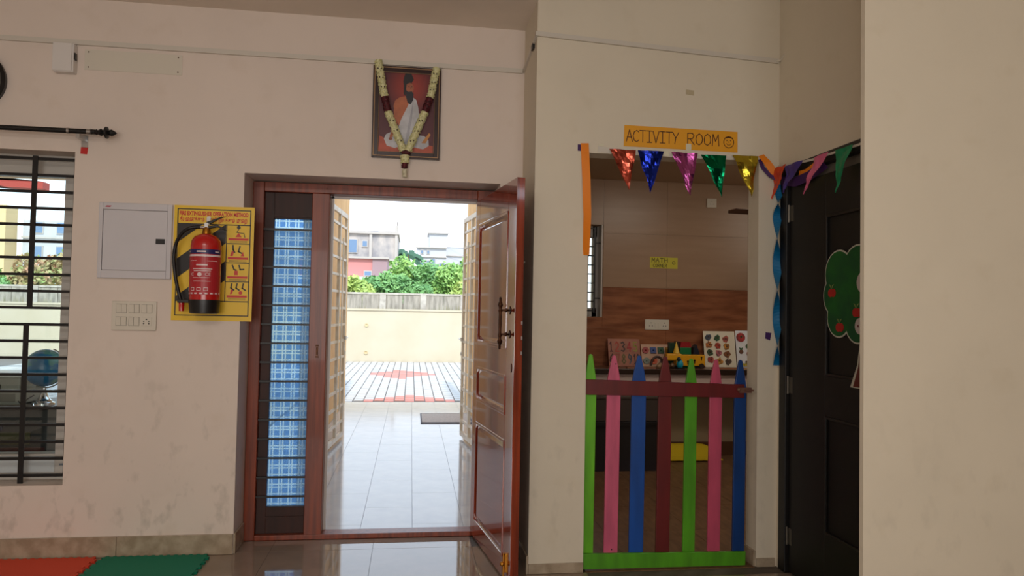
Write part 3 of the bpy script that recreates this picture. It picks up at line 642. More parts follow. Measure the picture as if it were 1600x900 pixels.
def ribbon(name, pts, wd, m, root=None, twist=0, n_=24, tags=None, across=(1, 0, 0), th=.0008):
    P = [Vector(p) for p in pts]; vs = []
    for i in range(n_+1):
        t = i/n_*(len(P)-1); k_ = min(int(t), len(P)-2); p = P[k_].lerp(P[k_+1], t-k_)
        d = (P[k_+1]-P[k_]).normalized(); a_ = Vector(across); a_ = (a_-d*a_.dot(d)).normalized(); q = d.cross(a_)
        an = twist*2*math.pi*i/n_; e = a_*math.cos(an)+q*math.sin(an)
        vs += [p-e*wd/2, p+e*wd/2]
    b = B().add(vs, [(2*i, 2*i+1, 2*i+3, 2*i+2) for i in range(n_)])
    o = b.build(name, m, root, smooth=False, **(tags or {})); md = o.modifiers.new('th', 'SOLIDIFY'); md.thickness = th
    return o
M_opap = mat('orange_crepe', (232, 130, 10), .6); M_pur = mat('purple_crepe', (62, 20, 88), .6); M_blu = mat('blue_crepe', (0, 108, 160), .55)
ws = thing('orange_streamer', 'orange crepe paper streamer hanging down the left side of the activity room opening', 'streamer', (.955, AY-.01, 1.77))
ribbon('strip', [(.952, AY-.006, 2.412), (.962, AY-.02, 2.2), (.968, AY-.03, 2.0), (.968, AY-.015, 1.775)], .046, M_opap, ws, twist=.14)
ribbon('backing_strip', [(.928, AY-.002, 2.405), (.928, AY-.003, 2.368)], .03, M_pur, ws, n_=2)
# streamer over the corner
cs = thing('corner_streamer', 'twisted orange and purple crepe strip looping from the opening to the black door corner', 'streamer', (2.06, AY-.02, 2.25))
ribbon('orange_strip', [(2.015, AY-.006, 2.395), (2.04, AY-.03, 2.35), (2.075, AY-.035, 2.30), (2.10, AY-.04, 2.275)], .040, M_opap, cs, twist=.12)
ribbon('purple_strip', [(2.008, AY-.004, 2.37), (2.022, AY-.014, 2.32), (2.06, AY-.025, 2.275), (2.098, AY-.035, 2.252)], .022, M_pur, cs, twist=.1)
bst = thing('blue_streamer', 'twisted blue crepe streamer hanging beside the black door', 'streamer', (2.115, AY-.03, 1.17))
ribbon('strip', [(2.118, AY-.035, 2.22), (2.105, AY-.03, 2.0), (2.11, AY-.03, 1.6), (2.112, AY-.03, 1.165)], .05, M_blu, bst, twist=2.0, n_=70)
B().prism([(2.052, 1.318), (2.082, 1.308), (2.09, 1.352), (2.054, 1.356)], AY-.0015, AY-.0003).build('purple_tape', M_pur, label='small dark purple paper scrap stuck on the pillar right of the picket gate', category='paper scrap')
# door-side bunting: local x runs towards the viewer along the wall (−Y), faces −X
A2 = Matrix(((0, 1, 0, DX-.03), (-1, 0, 0, 0), (0, 0, 1, 0), (0, 0, 0, 1)))
b2 = thing('paper_bunting', 'paper bunting of coloured triangles strung above the black door', 'bunting', (DX-.03, 3.6, 2.1))
ribbon('string', [(DX-.02, 3.985, 2.325), (DX-.02, 3.6, 2.293), (DX-.02, 3.2, 2.282), (DX-.02, 2.9, 2.30)], .012, M_w, b2, across=(0, 0, 1))
def pap(n_, c): return mat(n_, c, .5)
PE = [(3.96, 3.83, 4.03, 2.10, 2.315, (206, 70, 36), 'orange-red paper pennant'), (3.845, 3.665, 3.87, 2.155, 2.303, (70, 52, 130), 'violet paper pennant'), (3.55, 3.41, 3.66, 2.115, 2.293, (214, 104, 142), 'pink paper pennant'),
      (3.355, 3.215, 3.355, 2.075, 2.288, (0, 128, 82), 'green paper pennant'), (3.1, 2.96, 3.05, 2.08, 2.29, (220, 180, 40), 'yellow paper pennant')]
for i, (a_, c_, t_, zt, zp, col, lab) in enumerate(PE): pennant(b2, None, -a_, -c_, -t_, zt, zp, pap('paper_%d' % i, col), lab, ax=A2, curl=.008, ph=i+.5)
ds = thing('dark_streamer', 'dark purple and orange crepe strip sagging behind the paper bunting', 'streamer', (DX-.02, 3.8, 2.2))
ribbon('purple_strip', [(DX-.01, 3.95, 2.24), (DX-.012, 3.8, 2.205), (DX-.012, 3.65, 2.215), (DX-.01, 3.5, 2.25)], .05, M_pur, ds, across=(0, 0, 1), twist=.1)
ribbon('orange_strip', [(DX-.014, 3.75, 2.245), (DX-.016, 3.68, 2.24), (DX-.014, 3.6, 2.26)], .03, M_opap, ds, across=(0, 0, 1))

B().prism([(1.55, 2.73), (1.60, 2.725), (1.60, 2.755), (1.552, 2.758)], AY-.001, AY-.0002).build('old_tape', mat('old_tape', (186, 172, 142), .4), label='yellowed scrap of tape on the wall above the activity room sign', category='tape')
# ------------------------------------------------------------------ black door
d2 = struct('door_2')
X0 = DX-.008
for y0_, y1_ in ((3.895, 3.968), (2.815, 2.885)): B().box(X0, DX+.12, y0_, y1_, 0, 2.255).build('frame_post', M_blackw, d2, bevel=.004)
B().box(X0, DX+.12, 2.815, 3.968, 2.255, 2.315).build('frame_head', M_blackw, d2, bevel=.004)
B().box(DX+.03, DX+.10, 2.885, 3.895, 2.205, 2.255).build('lintel_strip', mat('grey_strip', (120, 112, 100), .6), d2)
XL2 = DX+.012
for y0_, y1_ in ((3.53, 3.885), (2.89, 3.0)): B().box(XL2, XL2+.04, y0_, y1_, .01, 2.205).build('stile', M_blackw, d2, bevel=.002)
for z0, z1 in ((.01, .33), (.935, 1.145), (1.985, 2.205)): B().box(XL2, XL2+.04, 3.0, 3.53, z0, z1).build('rail', M_blackw, d2, bevel=.002)
for z0, z1 in ((.33, .935), (1.145, 1.985)):
    p_ = B().box(XL2+.012, XL2+.03, 3.0, 3.53, z0, z1).build('panel', M_blackw, d2)
    b = B()
    for q in ((3.0, 3.014, z0, z1), (3.516, 3.53, z0, z1), (3.014, 3.516, z0, z0+.014), (3.014, 3.516, z1-.014, z1)): b.box(XL2-.003, XL2+.012, *q)
    b.build('moulding', mat('black_moulding', (24, 22, 20), .4), p_, bevel=.003)
for z in (2.04, 1.06, .21):
    b = B(); b.tube([(XL2-.006, 3.892, z-.05), (XL2-.006, 3.892, z+.05)], .007, 10); b.box(XL2-.002, XL2+.001, 3.85, 3.89, z-.045, z+.045); b.build('hinge', mat('dull_steel', (110, 106, 98), .4, .9), d2)
# tree cut-out on the door
tx = XL2-.004
tree = thing('paper_tree', 'green paper apple tree cut-out with white border fixed to the black door', 'decoration', (tx, 3.2, 1.1))
lobes = [(3.40, 1.67, .115), (3.43, 1.56, .10), (3.40, 1.45, .095), (3.24, 1.68, .12), (3.08, 1.68, .12), (3.02, 1.55, .12), (3.08, 1.44, .1), (3.26, 1.56, .14), (3.24, 1.43, .10), (3.34, 1.53, .12)]
def circ(y, z, r, n_=26): return [(y+r*math.cos(2*math.pi*i/n_), z+r*math.sin(2*math.pi*i/n_)) for i in range(n_)]
b = B()
for i, (y, z, r) in enumerate(lobes): b.prism(circ(y, z, r+.008), tx-.0012-.00005*i, tx+.0004+.00005*i, 'X')
b.build('paper_border', mat('white_paper', (190, 190, 176), .6), tree)
b = B()
for i, (y, z, r) in enumerate(lobes): b.prism(circ(y, z, r), tx-.003-.00005*i, tx-.0015, 'X')
b.build('crown', mat('green_felt', (22, 96, 30), .8, rgb2=(10, 72, 36), vscale=7), tree)
ap = mat('apple_red', (170, 28, 22), .6); lf = mat('leaf_sage', (110, 130, 70), .6)
for (y, z) in ((3.455, 1.575), (3.245, 1.475), (3.385, 1.40), (3.12, 1.6), (3.10, 1.40)):
    b = B(); b.prism(circ(y+.012, z, .022, 12), tx-.0055, tx-.003, 'X'); b.prism(circ(y-.012, z, .022, 12), tx-.0056, tx-.003, 'X'); a_ = b.build('apple', ap, tree)
    b = B(); b.prism([(y, z+.02), (y+.005, z+.02), (y+.025, z+.045), (y+.012, z+.042)], tx-.006, tx-.005, 'X'); b.prism([(y, z+.02), (y-.004, z+.04), (y-.022, z+.045)], tx-.0062, tx-.005, 'X'); b.build('leaf', lf, a_)
M_face = mat('pale_paper', (190, 178, 176), .6)
for (y, z, r) in ((3.19, 1.62, .052), (3.215, 1.41, .04)):
    b = B(); b.prism(circ(y, z, r), tx-.0075, tx-.0058, 'X'); f_ = b.build('paper_face', M_face, tree)
    b = B(); b.prism(circ(y+.014, z, .006, 10), tx-.0085, tx-.0075, 'X'); b.prism(circ(y-.010, z, .006, 10), tx-.0085, tx-.0075, 'X'); b.build('eyes', mat('eye_ink', (110, 40, 50), .6), f_)
B().prism([(3.30, 1.11), (3.245, 1.22), (3.22, 1.35), (3.06, 1.35), (3.05, 1.22), (2.99, 1.11)], tx-.0012, tx+.0003, 'X').build('trunk_border', mat('white_paper', (1, 1, 1)), tree)
B().prism([(3.275, 1.115), (3.235, 1.21), (3.21, 1.34), (3.07, 1.34), (3.06, 1.21), (3.01, 1.115)], tx-.0028, tx-.0013, 'X').build('trunk', mat('trunk_paper', (96, 36, 30), .7), tree)

# ------------------------------------------------------------------ picket gate
pg_ = thing('picket_gate', 'low gate of seven painted pickets with a maroon rail across the activity room opening', 'gate', (1.45, AY+.03, 0))
COL = {'green': (104, 186, 24), 'pink': (214, 96, 128), 'blue': (8, 74, 158), 'maroon': (104, 22, 20), 'dgreen': (84, 160, 26), 'navy': (6, 58, 124), 'dpink': (196, 78, 106)}
def pk(c): return mat('paint_'+c, COL[c], .45, rgb2=tuple(int(v*.86) for v in COL[c]), vscale=5, stretch=(3, 3, .6))
PK = [(.984, 1.053, .02, 'green', 1.215, 'bright green picket at the left edge'), (1.116, 1.196, .085, 'pink', 1.210, 'pink picket, second from left'), (1.263, 1.347, .085, 'blue', 1.210, 'blue picket between the pink and maroon ones'), (1.422, 1.502, .08, 'maroon', 1.206, 'maroon picket in the middle'),
      (1.583, 1.655, .076, 'dgreen', 1.196, 'green picket right of the maroon one'), (1.732, 1.808, .07, 'dpink', 1.192, 'rose pink picket, second from right'), (1.885, 1.957, .066, 'navy', 1.190, 'dark blue picket at the right edge')]
gy0, gy1 = AY+.036, AY+.052
for x0, x1, zb_, c_, zt, lab in PK:
    c = (x0+x1)/2; hw = (x1-x0)/2
    B().prism([(x0-.006, zb_), (x1-.006, zb_), (x1, .98), (x1, zt-.16), (x1-hw*.35, zt-.08), (c+.010, zt-.006), (c, zt), (c-.010, zt-.006), (x0+hw*.35, zt-.08), (x0, zt-.16), (x0, .98)], gy0, gy1).build('picket', pk(c_), pg_, bevel=.002, label=lab)
B().prism([(.983, .986), (1.935, .970), (1.937, 1.048), (.984, 1.072)], gy0-.018, gy0-.001).build('top_rail', pk('maroon'), pg_, bevel=.002, label='maroon rail across the pickets')
B().prism([(.984, .008), (1.950, .004), (1.952, .082), (.984, .095)], gy0-.018, gy0-.001).build('bottom_rail', pk('dgreen'), pg_, bevel=.002, label='green rail along the floor')
b = B(); b.box(1.90, 1.975, gy0-.03, gy0-.018, 1.0, 1.03); b.tube([(1.93, gy0-.034, 1.015), (1.985, gy0-.034, 1.015)], .005); b.ball((1.895, gy0-.03, 1.02), .012, 8); b.build('latch', mat('rusty_steel', (120, 84, 70), .6, .5), pg_)
for x, z in ((1.155, .11), (1.165, 1.16)): B().disc(x, gy0, z, .004, .002, 8).build('nail', M_black, pg_)

# ------------------------------------------------------------------ activity room interior
BY = 7.2; AH = 2.82
M_aw = mat('activity_wall', (176, 150, 122), .7)
bw = struct('wall_activity_back')
holed(B(), .80, 5.2, 0, AH, [(1.1, 1.925, 1.41, 2.352)], BY+.012, BY+.22).build('wall_body', M_aw, bw)
M_t1 = mat('beige_wall_tile', (164, 134, 108), .3, rgb2=(157, 127, 101), vscale=3, stretch=(.6, 1, 5))
M_t2 = mat('travertine_wall_tile', (156, 100, 68), .25, rgb2=(120, 70, 46), vscale=2.6, stretch=(1.2, 1, 7), detail=8)
x = .84
while x < 5.1:
    for z0, z1, m in ((.90, 1.30, M_t2), (1.30, 1.716, M_t2), (1.716, 2.27, M_t1), (2.27, AH, M_t1)):
        segs_ = [(x, x+.883, z0, z1)]
        if x < 1.925:
            segs_ = []
            if z1 <= 1.41: segs_ = [(x, x+.883, z0, z1)]
            elif x+.883 > 1.93: segs_ = [(1.93, x+.883, z0, z1)]
        for q in segs_: B().box(q[0]+.0008, q[1]-.0008, BY, BY+.012, q[2]+.0008, q[3]-.0008).build('tile', m, bw)
    x += .883
for z0, z1, m in ((1.301, 1.408, M_t2), (2.354, AH, M_t1)): B().box(.84, 1.929, BY, BY+.012, z0, z1).build('tile', m, bw)
B().box(.80, 5.2, BY-.002, BY+.012, .14, .86).build('wall_lower', mat('lower_wall_paint', (150, 132, 108), .7), bw)
B().box(5.2, 5.35, 2.6, BY+.2, 0, AH).build('wall_activity_right', M_aw, kind='structure')
B().box(.67, .80, 4.82, 7.42, 0, AH).build('wall_activity_left', M_aw, kind='structure')
B().box(DX, 5.2, 4.0, 4.13, 0, AH).build('wall_activity_front', M_aw, kind='structure')
B().box(.80, 5.35, 4.13, BY+.22, AH, AH+.4).build('ceiling_activity', mat('activity_ceiling', (190, 168, 144), .8), kind='structure')
af = B().box(.67, 5.2, 4.13, BY, -.12, -.004).build('floor_activity', M_grout, kind='structure')
M_af = mat('brown_floor_tile', (128, 96, 68), .35, rgb2=(100, 72, 50), vscale=5, stretch=(5, 1.3, 1), detail=6)
ta = None
for i in range(8):
    for j in range(6):
        X_, Y_ = 1.0+.6*i, 4.42+.6*j
        if Y_+.3 > BY: continue
        if ta is None: ta = B().box(-.299, .299, -.299, .299, -.004, 0).build('tile', M_af, af); ta.location = (X_, Y_, 0)
        else: clone_piece(ta, 'tile', af, (X_, Y_, 0))
B().box(.8, 5.2, 7.121, BY, -.004, 0).build('tile', M_af, af)
B().box(.985, 2.0, 4.001, 4.119, -.004, 0).build('tile', M_af, af)
rs = struct('baseboard_activity_back')
for i in range(7): B().box(.82+i*.6, 1.418+i*.6, BY-.014, BY-.002, 0, .14).build('tile', mat('brown_skirting', (84, 56, 38), .4), rs, bevel=.001)
# counter slab with its pier
ct = thing('counter', 'long dark-edged stone counter along the back wall of the activity room', 'counter', (3.2, BY-.25, 0))
B().box(.82, 5.18, BY-.42, BY-.003, .90, .915).build('slab', mat('counter_stone', (120, 82, 58), .3, rgb2=(90, 60, 44), vscale=30), ct)
B().box(.82, 5.18, BY-.435, BY-.42, .865, .917).build('edge', mat('dark_stone', (42, 28, 22), .3), ct, bevel=.004)
B().box(.82, 5.18, BY-.40, BY-.36, .72, .895).build('fascia', mat('counter_fascia', (196, 176, 168), .7), ct)
B().box(2.395, 2.462, BY-.40, BY-.02, 0, .895).build('pier', mat('pier_white', (200, 186, 168), .6), ct)
# small window of the back wall
w2 = struct('window_2')
b = B(); b.box(1.10, 1.90, BY+.15, BY+.2, 2.24, 2.352); b.box(1.10, 1.90, BY+.15, BY+.2, 1.41, 1.50); b.box(1.855, 1.925, BY+.15, BY+.2, 1.41, 2.352); b.box(1.80, 1.815, BY+.16, BY+.18, 1.5, 2.24); b.build('window_frame', fr, w2)
B().box(1.10, 1.86, BY+.17, BY+.174, 1.5, 2.24).build('pane', gm, w2)
B().box(1.913, 1.925, BY+.012, BY+.15, 1.41, 2.352).build('window_reveal', M_white, w2)
g2 = thing('small_window_grille', 'black bar grille on the small window inside the activity room', 'grille', (1.6, BY+.06, 1.42))
for k in range(10): B().box(1.12, 1.862, BY+.055, BY+.065, 2.318-.094*k-.006, 2.318-.094*k+.006).build('bar', M_black, g2)
B().box(1.845, 1.862, BY+.05, BY+.07, 1.45, 2.33).build('upright', M_black, g2)
for z in (2.17, 1.60): B().box(1.86, 1.925, BY+.055, BY+.065, z-.006, z+.006).build('wall_stub', M_black, g2)
# wall items
ms = thing('math_sign', 'small yellow-green paper sign hand-lettered MATH CORNER on the back wall', 'sign', (2.57, BY, 1.92))
B().prism([(2.425, 1.925), (2.722, 1.920), (2.722, 2.035), (2.425, 2.040)], BY-.003, BY-.0004).build('sheet', mat('lime_paper', (196, 186, 52), .6), ms)
b = B(); strokes(b, 'MATH', 2.445, 1.985, .032, .042, .045, BY-.003, .006); b.build('lettering', mat('dark_ink', (60, 50, 20), .6), ms); b = B(); strokes(b, 'CORNER', 2.46, 1.935, .018, .032, .0255, BY-.003, .005); b.build('lettering', mat('dark_ink', (60, 50, 20), .6), ms)
b = B(); cx, cz = 2.68, 1.982; b.line([(cx+.016*math.cos(R(a_)), cz+.016*math.sin(R(a_))) for a_ in range(0, 361, 30)], BY-.003, .004); b.disc(cx-.006, BY-.003, cz+.004, .0025, n=8); b.disc(cx+.006, BY-.003, cz+.004, .0025, n=8); b.line([(cx-.006, cz-.006), (cx+.006, cz-.006)], BY-.003, .003); b.build('smiling_face', mat('dark_ink', (1, 1, 1)), ms)
so_ = thing('long_socket_plate', 'white rectangular socket plate above the counter in the activity room', 'socket', (2.5, BY, 1.29))
B().box(2.378, 2.632, BY-.015, BY, 1.288, 1.392).build('plate', M_cream, so_, bevel=.003)
b = B()
for cx in (2.44, 2.585):
    for dx, dz in ((0, .018), (-.014, -.012), (.014, -.012)): b.disc(cx+dx, BY-.015, 1.34+dz, .005, .0008, 8)
b.build('socket_holes', M_black, so_)
for x in (2.48, 2.515): B().box(x, x+.026, BY-.020, BY-.015, 1.31, 1.36).build('switch', M_cream, so_, bevel=.001)
so2 = thing('high_socket_plate', 'small square white socket high on the activity room wall', 'socket', (3.08, BY, 2.57))
B().box(3.03, 3.135, BY-.016, BY, 2.572, 2.668).build('plate', M_cream, so2, bevel=.003)
b = B()
for dx, dz in ((0, .018), (-.015, -.012), (.015, -.012)): b.disc(3.083+dx, BY-.016, 2.62+dz, .004, .0008, 8)
b.build('socket_holes', mat('switch_gap', (1, 1, 1)), so2)
# ceiling fan
fn = thing('ceiling_fan', 'brown ceiling fan in the activity room, one blade tip showing at the right', 'ceiling fan', (3.2, 5.9, 2.35))
B().tube([(3.2, 5.9, 2.38), (3.2, 5.9, AH)], .012).build('down_rod', M_bronze, fn)
B().lathe([(.03, .10), (.09, .08), (.11, .03), (.10, 0), (.04, -.03)], (3.2, 5.9, 2.33), n=24).build('motor', M_bronze, fn, smooth=True)
for a_ in (188, 308, 68):
    m_ = Matrix.Translation((3.2, 5.9, 2.34)) @ Matrix.Rotation(R(a_), 4, 'Z') @ Matrix.Rotation(R(10), 4, 'X')
    B(M=m_).prism([(.10, -.03), (.2, -.06), (.52, -.065), (.56, 0), (.52, .065), (.2, .05), (.10, .03)], -.003, .003, 'Z').build('blade', mat('fan_brown', (70, 46, 32), .4), fn)

# ---- things on the counter (top at .917)
CZ = .917; cy = BY-.16
def leaning(x0, x1, z0, z1, y, lean=.06, th=.012):
    # frame with local x along the board, z up the board, y=0 its front face
    h = z1-z0; a_ = math.atan2(lean, h)
    return Matrix.Translation((x0, y, z0)) @ Matrix.Rotation(-a_, 4, 'X')
nb = thing('number_board', 'wooden number puzzle board with digits one to ten leaning on the wall', 'puzzle', (2.14, cy, CZ))
Mn = leaning(1.975, 2.305, CZ, 1.2, BY-.12, .08)
B(M=Mn).box(0, .335, 0, .012, 0, .285).build('board', mat('puzzle_wood', (176, 110, 84), .5, rgb2=(150, 90, 70), vscale=8), nb, bevel=.002)
DC = [(90, 30, 24), (180, 60, 40), (50, 24, 20), (170, 40, 40), (150, 140, 50), (70, 26, 20), (150, 70, 50), (110, 100, 50), (80, 80, 90), (70, 26, 20)]
for i in range(10):
    r_, c_ = divmod(i, 5); b = B(M=Mn); s_ = str(i+1)
    if len(s_) == 1: strokes(b, s_, .014+c_*.063, .155-r_*.125, .036, .095, .03, 0, .013)
    else: strokes(b, s_, .010+c_*.063, .155-r_*.125, .022, .095, .034, 0, .011)
    o = b.build('number_piece', mat('digit_%d' % i, DC[i], .5), nb)
sbd = thing('shape_board', 'wooden shape sorter board with coloured geometric pegs beside the number board', 'puzzle', (2.47, cy, CZ))
Ms = leaning(2.315, 2.65, CZ, 1.16, BY-.14, .08)
B(M=Ms).box(0, .34, 0, .012, 0, .235).build('board', mat('shape_board_wood', (196, 156, 130), .5), sbd, bevel=.002)
SC = [((150, 30, 28), 'c'), ((30, 60, 130), 's'), ((16, 70, 40), 's'), ((190, 130, 40), 's'), ((110, 120, 110), 'c'), ((210, 90, 40), 'c'), ((80, 50, 36), 't'), ((150, 110, 60), 's')]
for i, (col, k_) in enumerate(SC):
    r_, c_ = divmod(i, 4); cx, cz = .045+c_*.08, .17-r_*.11; b = B(M=Ms)
    if k_ == 'c': b.disc(cx, 0, cz, .034, .012)
    elif k_ == 's': b.prism([(cx-.03, cz-.032), (cx+.03, cz-.032), (cx+.03, cz+.032), (cx-.03, cz+.032)], -.012, 0)
    else: b.prism([(cx-.034, cz-.03), (cx+.034, cz-.03), (cx, cz+.034)], -.012, 0)
    b.ball((cx, -.02, cz), .008, 8); b.build('peg', mat('peg_%d' % i, col, .4), sbd, bevel=0)
# toys
def lab_thing(name, label, cat, loc, group=None): return thing(name, label, cat, loc, group)
yh = thing('yellow_toy_bus', 'yellow wooden toy bus with dark cut-out figures on the counter', 'toy', (2.78, BY-.3, CZ))
B().box(2.60, 2.90, BY-.32, BY-.24, CZ+.025, CZ+.135).build('body', mat('toy_yellow', (224, 160, 20), .4), yh, bevel=.006)
B().box(2.50, 2.66, BY-.33, BY-.25, CZ+.075, CZ+.145).build('cab', mat('toy_yellow', (1, 1, 1)), yh, bevel=.015)
for x, z in ((2.72, CZ+.07), (2.79, CZ+.08), (2.86, CZ+.11)): b = B(); b.disc(x, BY-.32, z, .010, .003, 10); b.box(x-.005, x+.005, BY-.323, BY-.32, z-.03, z); b.build('figure', M_black, yh)
for x in (2.63, 2.86): B().lathe([(.024, 0), (.026, .01), (.024, .02)], (x, BY-.34, CZ+.026), 'Y', 16).build('wheel', mat('toy_wheel', (40, 30, 24), .5), yh, smooth=True)
tcx = 2.615
tc_ = thing('blue_toy_bird', 'small turquoise toy with a dark head in front of the yellow toy bus', 'toy', (tcx, BY-.38, CZ))
B().ball((tcx, BY-.38, CZ+.045), .042, 14, (.8, .7, 1.05)).build('body', mat('toy_turquoise', (10, 150, 180), .3), tc_, smooth=True)
B().ball((tcx-.015, BY-.39, CZ+.095), .022, 12).build('head', mat('toy_navy', (18, 44, 62), .4), tc_, smooth=True)
B().box(tcx-.03, tcx+.04, BY-.41, BY-.35, CZ, CZ+.012).build('base', M_black, tc_)
def block(name, label, x0, x1, z0, z1, col, yy=BY-.2, cat='toy block', dpt=.07, grp='toy blocks on the counter'):
    return B().box(x0, x1, yy, yy+dpt, z0, z1).build(name, mat('blk_%d_%d_%d' % col, col, .45), label=label, category=cat, group=grp, bevel=.003)
block('toy_block', 'green wooden toy block under the red one behind the yellow toy bus', 2.685, 2.80, CZ+.0, CZ+.20, (0, 110, 60))
o = B().prism([(2.685, CZ+.201), (2.80, CZ+.201), (2.79, CZ+.255), (2.695, CZ+.255)], BY-.2, BY-.13).build('toy_block', mat('blk_red', (150, 20, 30), .45), label='dark red toy block on top of the green block', category='toy block', group='toy blocks on the counter')
block('toy_block', 'tall dark green toy block left of the yellow cone', 2.56, 2.62, CZ, CZ+.25, (14, 50, 30), yy=BY-.23, dpt=.05)
block('toy_block', 'brown-black toy block between the yellow cone and the green block', 2.645, 2.68, CZ, CZ+.26, (40, 24, 20))
B().lathe([(.034, 0), (.004, .11), (.001, .115)], (2.61, BY-.29, CZ+.146), n=16).build('toy_cone', mat('cone_yellow', (222, 180, 60), .35), label='pale yellow cone standing on the toy bus cab', category='toy block', smooth=True)
b = B(); b.prism([(2.83, CZ), (2.94, CZ), (2.95, CZ+.02), (2.88, CZ+.23), (2.85, CZ+.2)], BY-.15, BY-.07); b.build('dark_toy_slide', mat('slate_plastic', (26, 34, 48), .4), label='dark slate-blue toy wedge leaning beside the picture boards', category='toy')
def pile(x0, x1, n_, nm, lab):
    t = thing(nm, lab, 'toy', ((x0+x1)/2, BY-.34, CZ))
    for i in range(n_):
        x = x0+(x1-x0)*(i+.5)/n_; c = random.choice([(90, 60, 40), (120, 90, 60), (60, 40, 36), (150, 120, 90), (80, 80, 70)])
        B().ball((x, BY-.34+random.uniform(-.03, .03), CZ+.022+.012*(i % 2)), .024, 8, (1, 1, .9)).build('bead', mat('bead_%d_%d' % (c[0], c[1]), c, .4), t, smooth=True)
pile(2.40, 2.58, 9, 'bead_string', 'row of brown wooden beads lying along the counter front')
ar = thing('curved_toy_track', 'dark brown wooden toy arch on the counter before the shape board', 'toy', (2.46, BY-.3, CZ))
b = B(); b.tube([(2.355+.05*(1-math.cos(R(a_)))*1.3, BY-.28, CZ+.02+.09*math.sin(R(a_))) for a_ in range(0, 181, 15)], .013, 8); b.build('arch', mat('toy_brown', (64, 40, 30), .5), ar)
# strips of wood in front
for i, (x0, x1, yy, c) in enumerate(((2.08, 2.36, BY-.40, (150, 100, 76)), (2.95, 3.22, BY-.40, (150, 100, 70)), (3.22, 3.42, BY-.39, (190, 150, 110)))):
    B().box(x0, x1, yy, yy+.05, CZ, CZ+.014).build('wooden_tray', mat('tray_%d' % i, c, .5), label=['thin reddish wooden tray lying before the number board', 'thin brown wooden tray lying before the animal board', 'thin light wooden tray lying before the fruit board'][i], category='tray')
# animal and fruit boards
def board(name, label, x0, x1, z1, pics, yb, lean=.07):
    M_ = leaning(x0, x1, CZ, z1, yb, lean); t = thing(name, label, 'puzzle', ((x0+x1)/2, yb, CZ))
    B(M=M_).box(0, x1-x0, 0, .010, 0, z1-CZ).build('board', mat('board_'+name, (224, 216, 196) if 'animal' in name else (226, 228, 234), .45), t, bevel=.002)
    for i, (cx, cz, r, cols, kind) in enumerate(pics):
        b = B(M=M_); random.seed(i+len(name))
        if kind == 'round': b.disc(cx, 0, cz, r, .006, 16); 
        elif kind == 'banana': b.prism([(cx-r, cz-.1*r), (cx-.6*r, cz-.7*r), (cx+.2*r, cz-.8*r), (cx+r, cz-.1*r), (cx+1.1*r, cz+.9*r), (cx+.8*r, cz+.6*r), (cx+.4*r, cz), (cx-.3*r, cz-.2*r)], -.006, 0)
        elif kind == 'tall': b.disc(cx, 0, cz-.3*r, r*.7, .006, 14); 
        else:
            pts_ = []
            for k_ in range(14): rr = r*(.65+.45*random.random()); a_ = 2*math.pi*k_/14; pts_.append((cx+rr*math.cos(a_), cz+rr*math.sin(a_)*1.05))
            b.prism(pts_, -.006, 0)
        pc = b.build('picture_piece', mat('pic_%d_%d_%d' % cols, cols, .45, rgb2=tuple(int(v*.6) for v in cols), vscale=40), t)
        b = B(M=M_)
        if kind == 'tall': b.prism([(cx-.3*r, cz+.3*r), (cx+.3*r, cz+.3*r), (cx+.6*r, cz+1.1*r), (cx, cz+.8*r), (cx-.6*r, cz+1.1*r)], -.007, 0)
        else: b.ball((cx+.1*r, -.008, cz+.15*r), r*.22, 8)
        b.build('detail', mat('pic_detail_%s' % kind, (40, 90, 50) if kind in ('tall', 'round') else (90, 60, 50), .5), pc)
AC = [(70, 80, 100), (40, 90, 50), (190, 90, 70), (200, 120, 50), (200, 60, 30), (210, 140, 40), (60, 90, 60), (200, 110, 120), (150, 90, 40), (190, 70, 60), (220, 150, 50), (90, 70, 60)]
pics = [(.052+.093*c_+(.004*r_), .31-.079*r_-.01*c_, .037, AC[(r_*3+c_) % 12], 'blob') for r_ in range(4) for c_ in range(3)]
board('animal_board', 'cream picture board of twelve small animals leaning on the activity room wall', 2.985, 3.325, 1.29, pics, BY-.12)
pics = [(.055, .335, .048, (190, 30, 28), 'round'), (.135, .24, .034, (40, 110, 50), 'blob'), (.05, .185, .032, (120, 70, 40), 'tall'), (.145, .15, .038, (200, 40, 50), 'round'), (.09, .055, .048, (216, 196, 70), 'banana'), (.23, .30, .045, (220, 140, 40), 'round'), (.24, .16, .045, (120, 60, 120), 'blob'), (.24, .06, .035, (60, 130, 60), 'round')]
board('fruit_board', 'white picture board of fruit and vegetables at the right end of the counter', 3.33, 3.64, 1.30, [(a_*1., b_*.93, c_, d_, e_) for a_, b_, c_, d_, e_ in pics], BY-.13)
# below the counter
bn = thing('dark_bench', 'low black bench with a projecting top below the counter', 'bench', (2.05, BY-.4, 0))
B().box(1.45, 2.385, BY-.72, BY-.42, .415, .455).build('top', M_black, bn, bevel=.003)
B().box(1.45, 2.36, BY-.70, BY-.44, .10, .415).build('body', mat('bench_black', (22, 16, 14), .6), bn)
B().box(1.45, 2.37, BY-.70, BY-.45, 0.001, .10).build('plinth', mat('bench_plinth', (26, 18, 26), .6), bn)
bx = thing('storage_crate', 'dark grey storage crate standing on the black bench', 'crate', (1.95, BY-.57, .456))
B().box(1.55, 2.29, BY-.69, BY-.45, .456, .66).build('body', mat('crate_grey', (62, 52, 46), .6), bx, bevel=.004); B().box(1.54, 2.30, BY-.70, BY-.44, .66, .685).build('lid', mat('crate_lid', (76, 64, 56), .5), bx, bevel=.004)
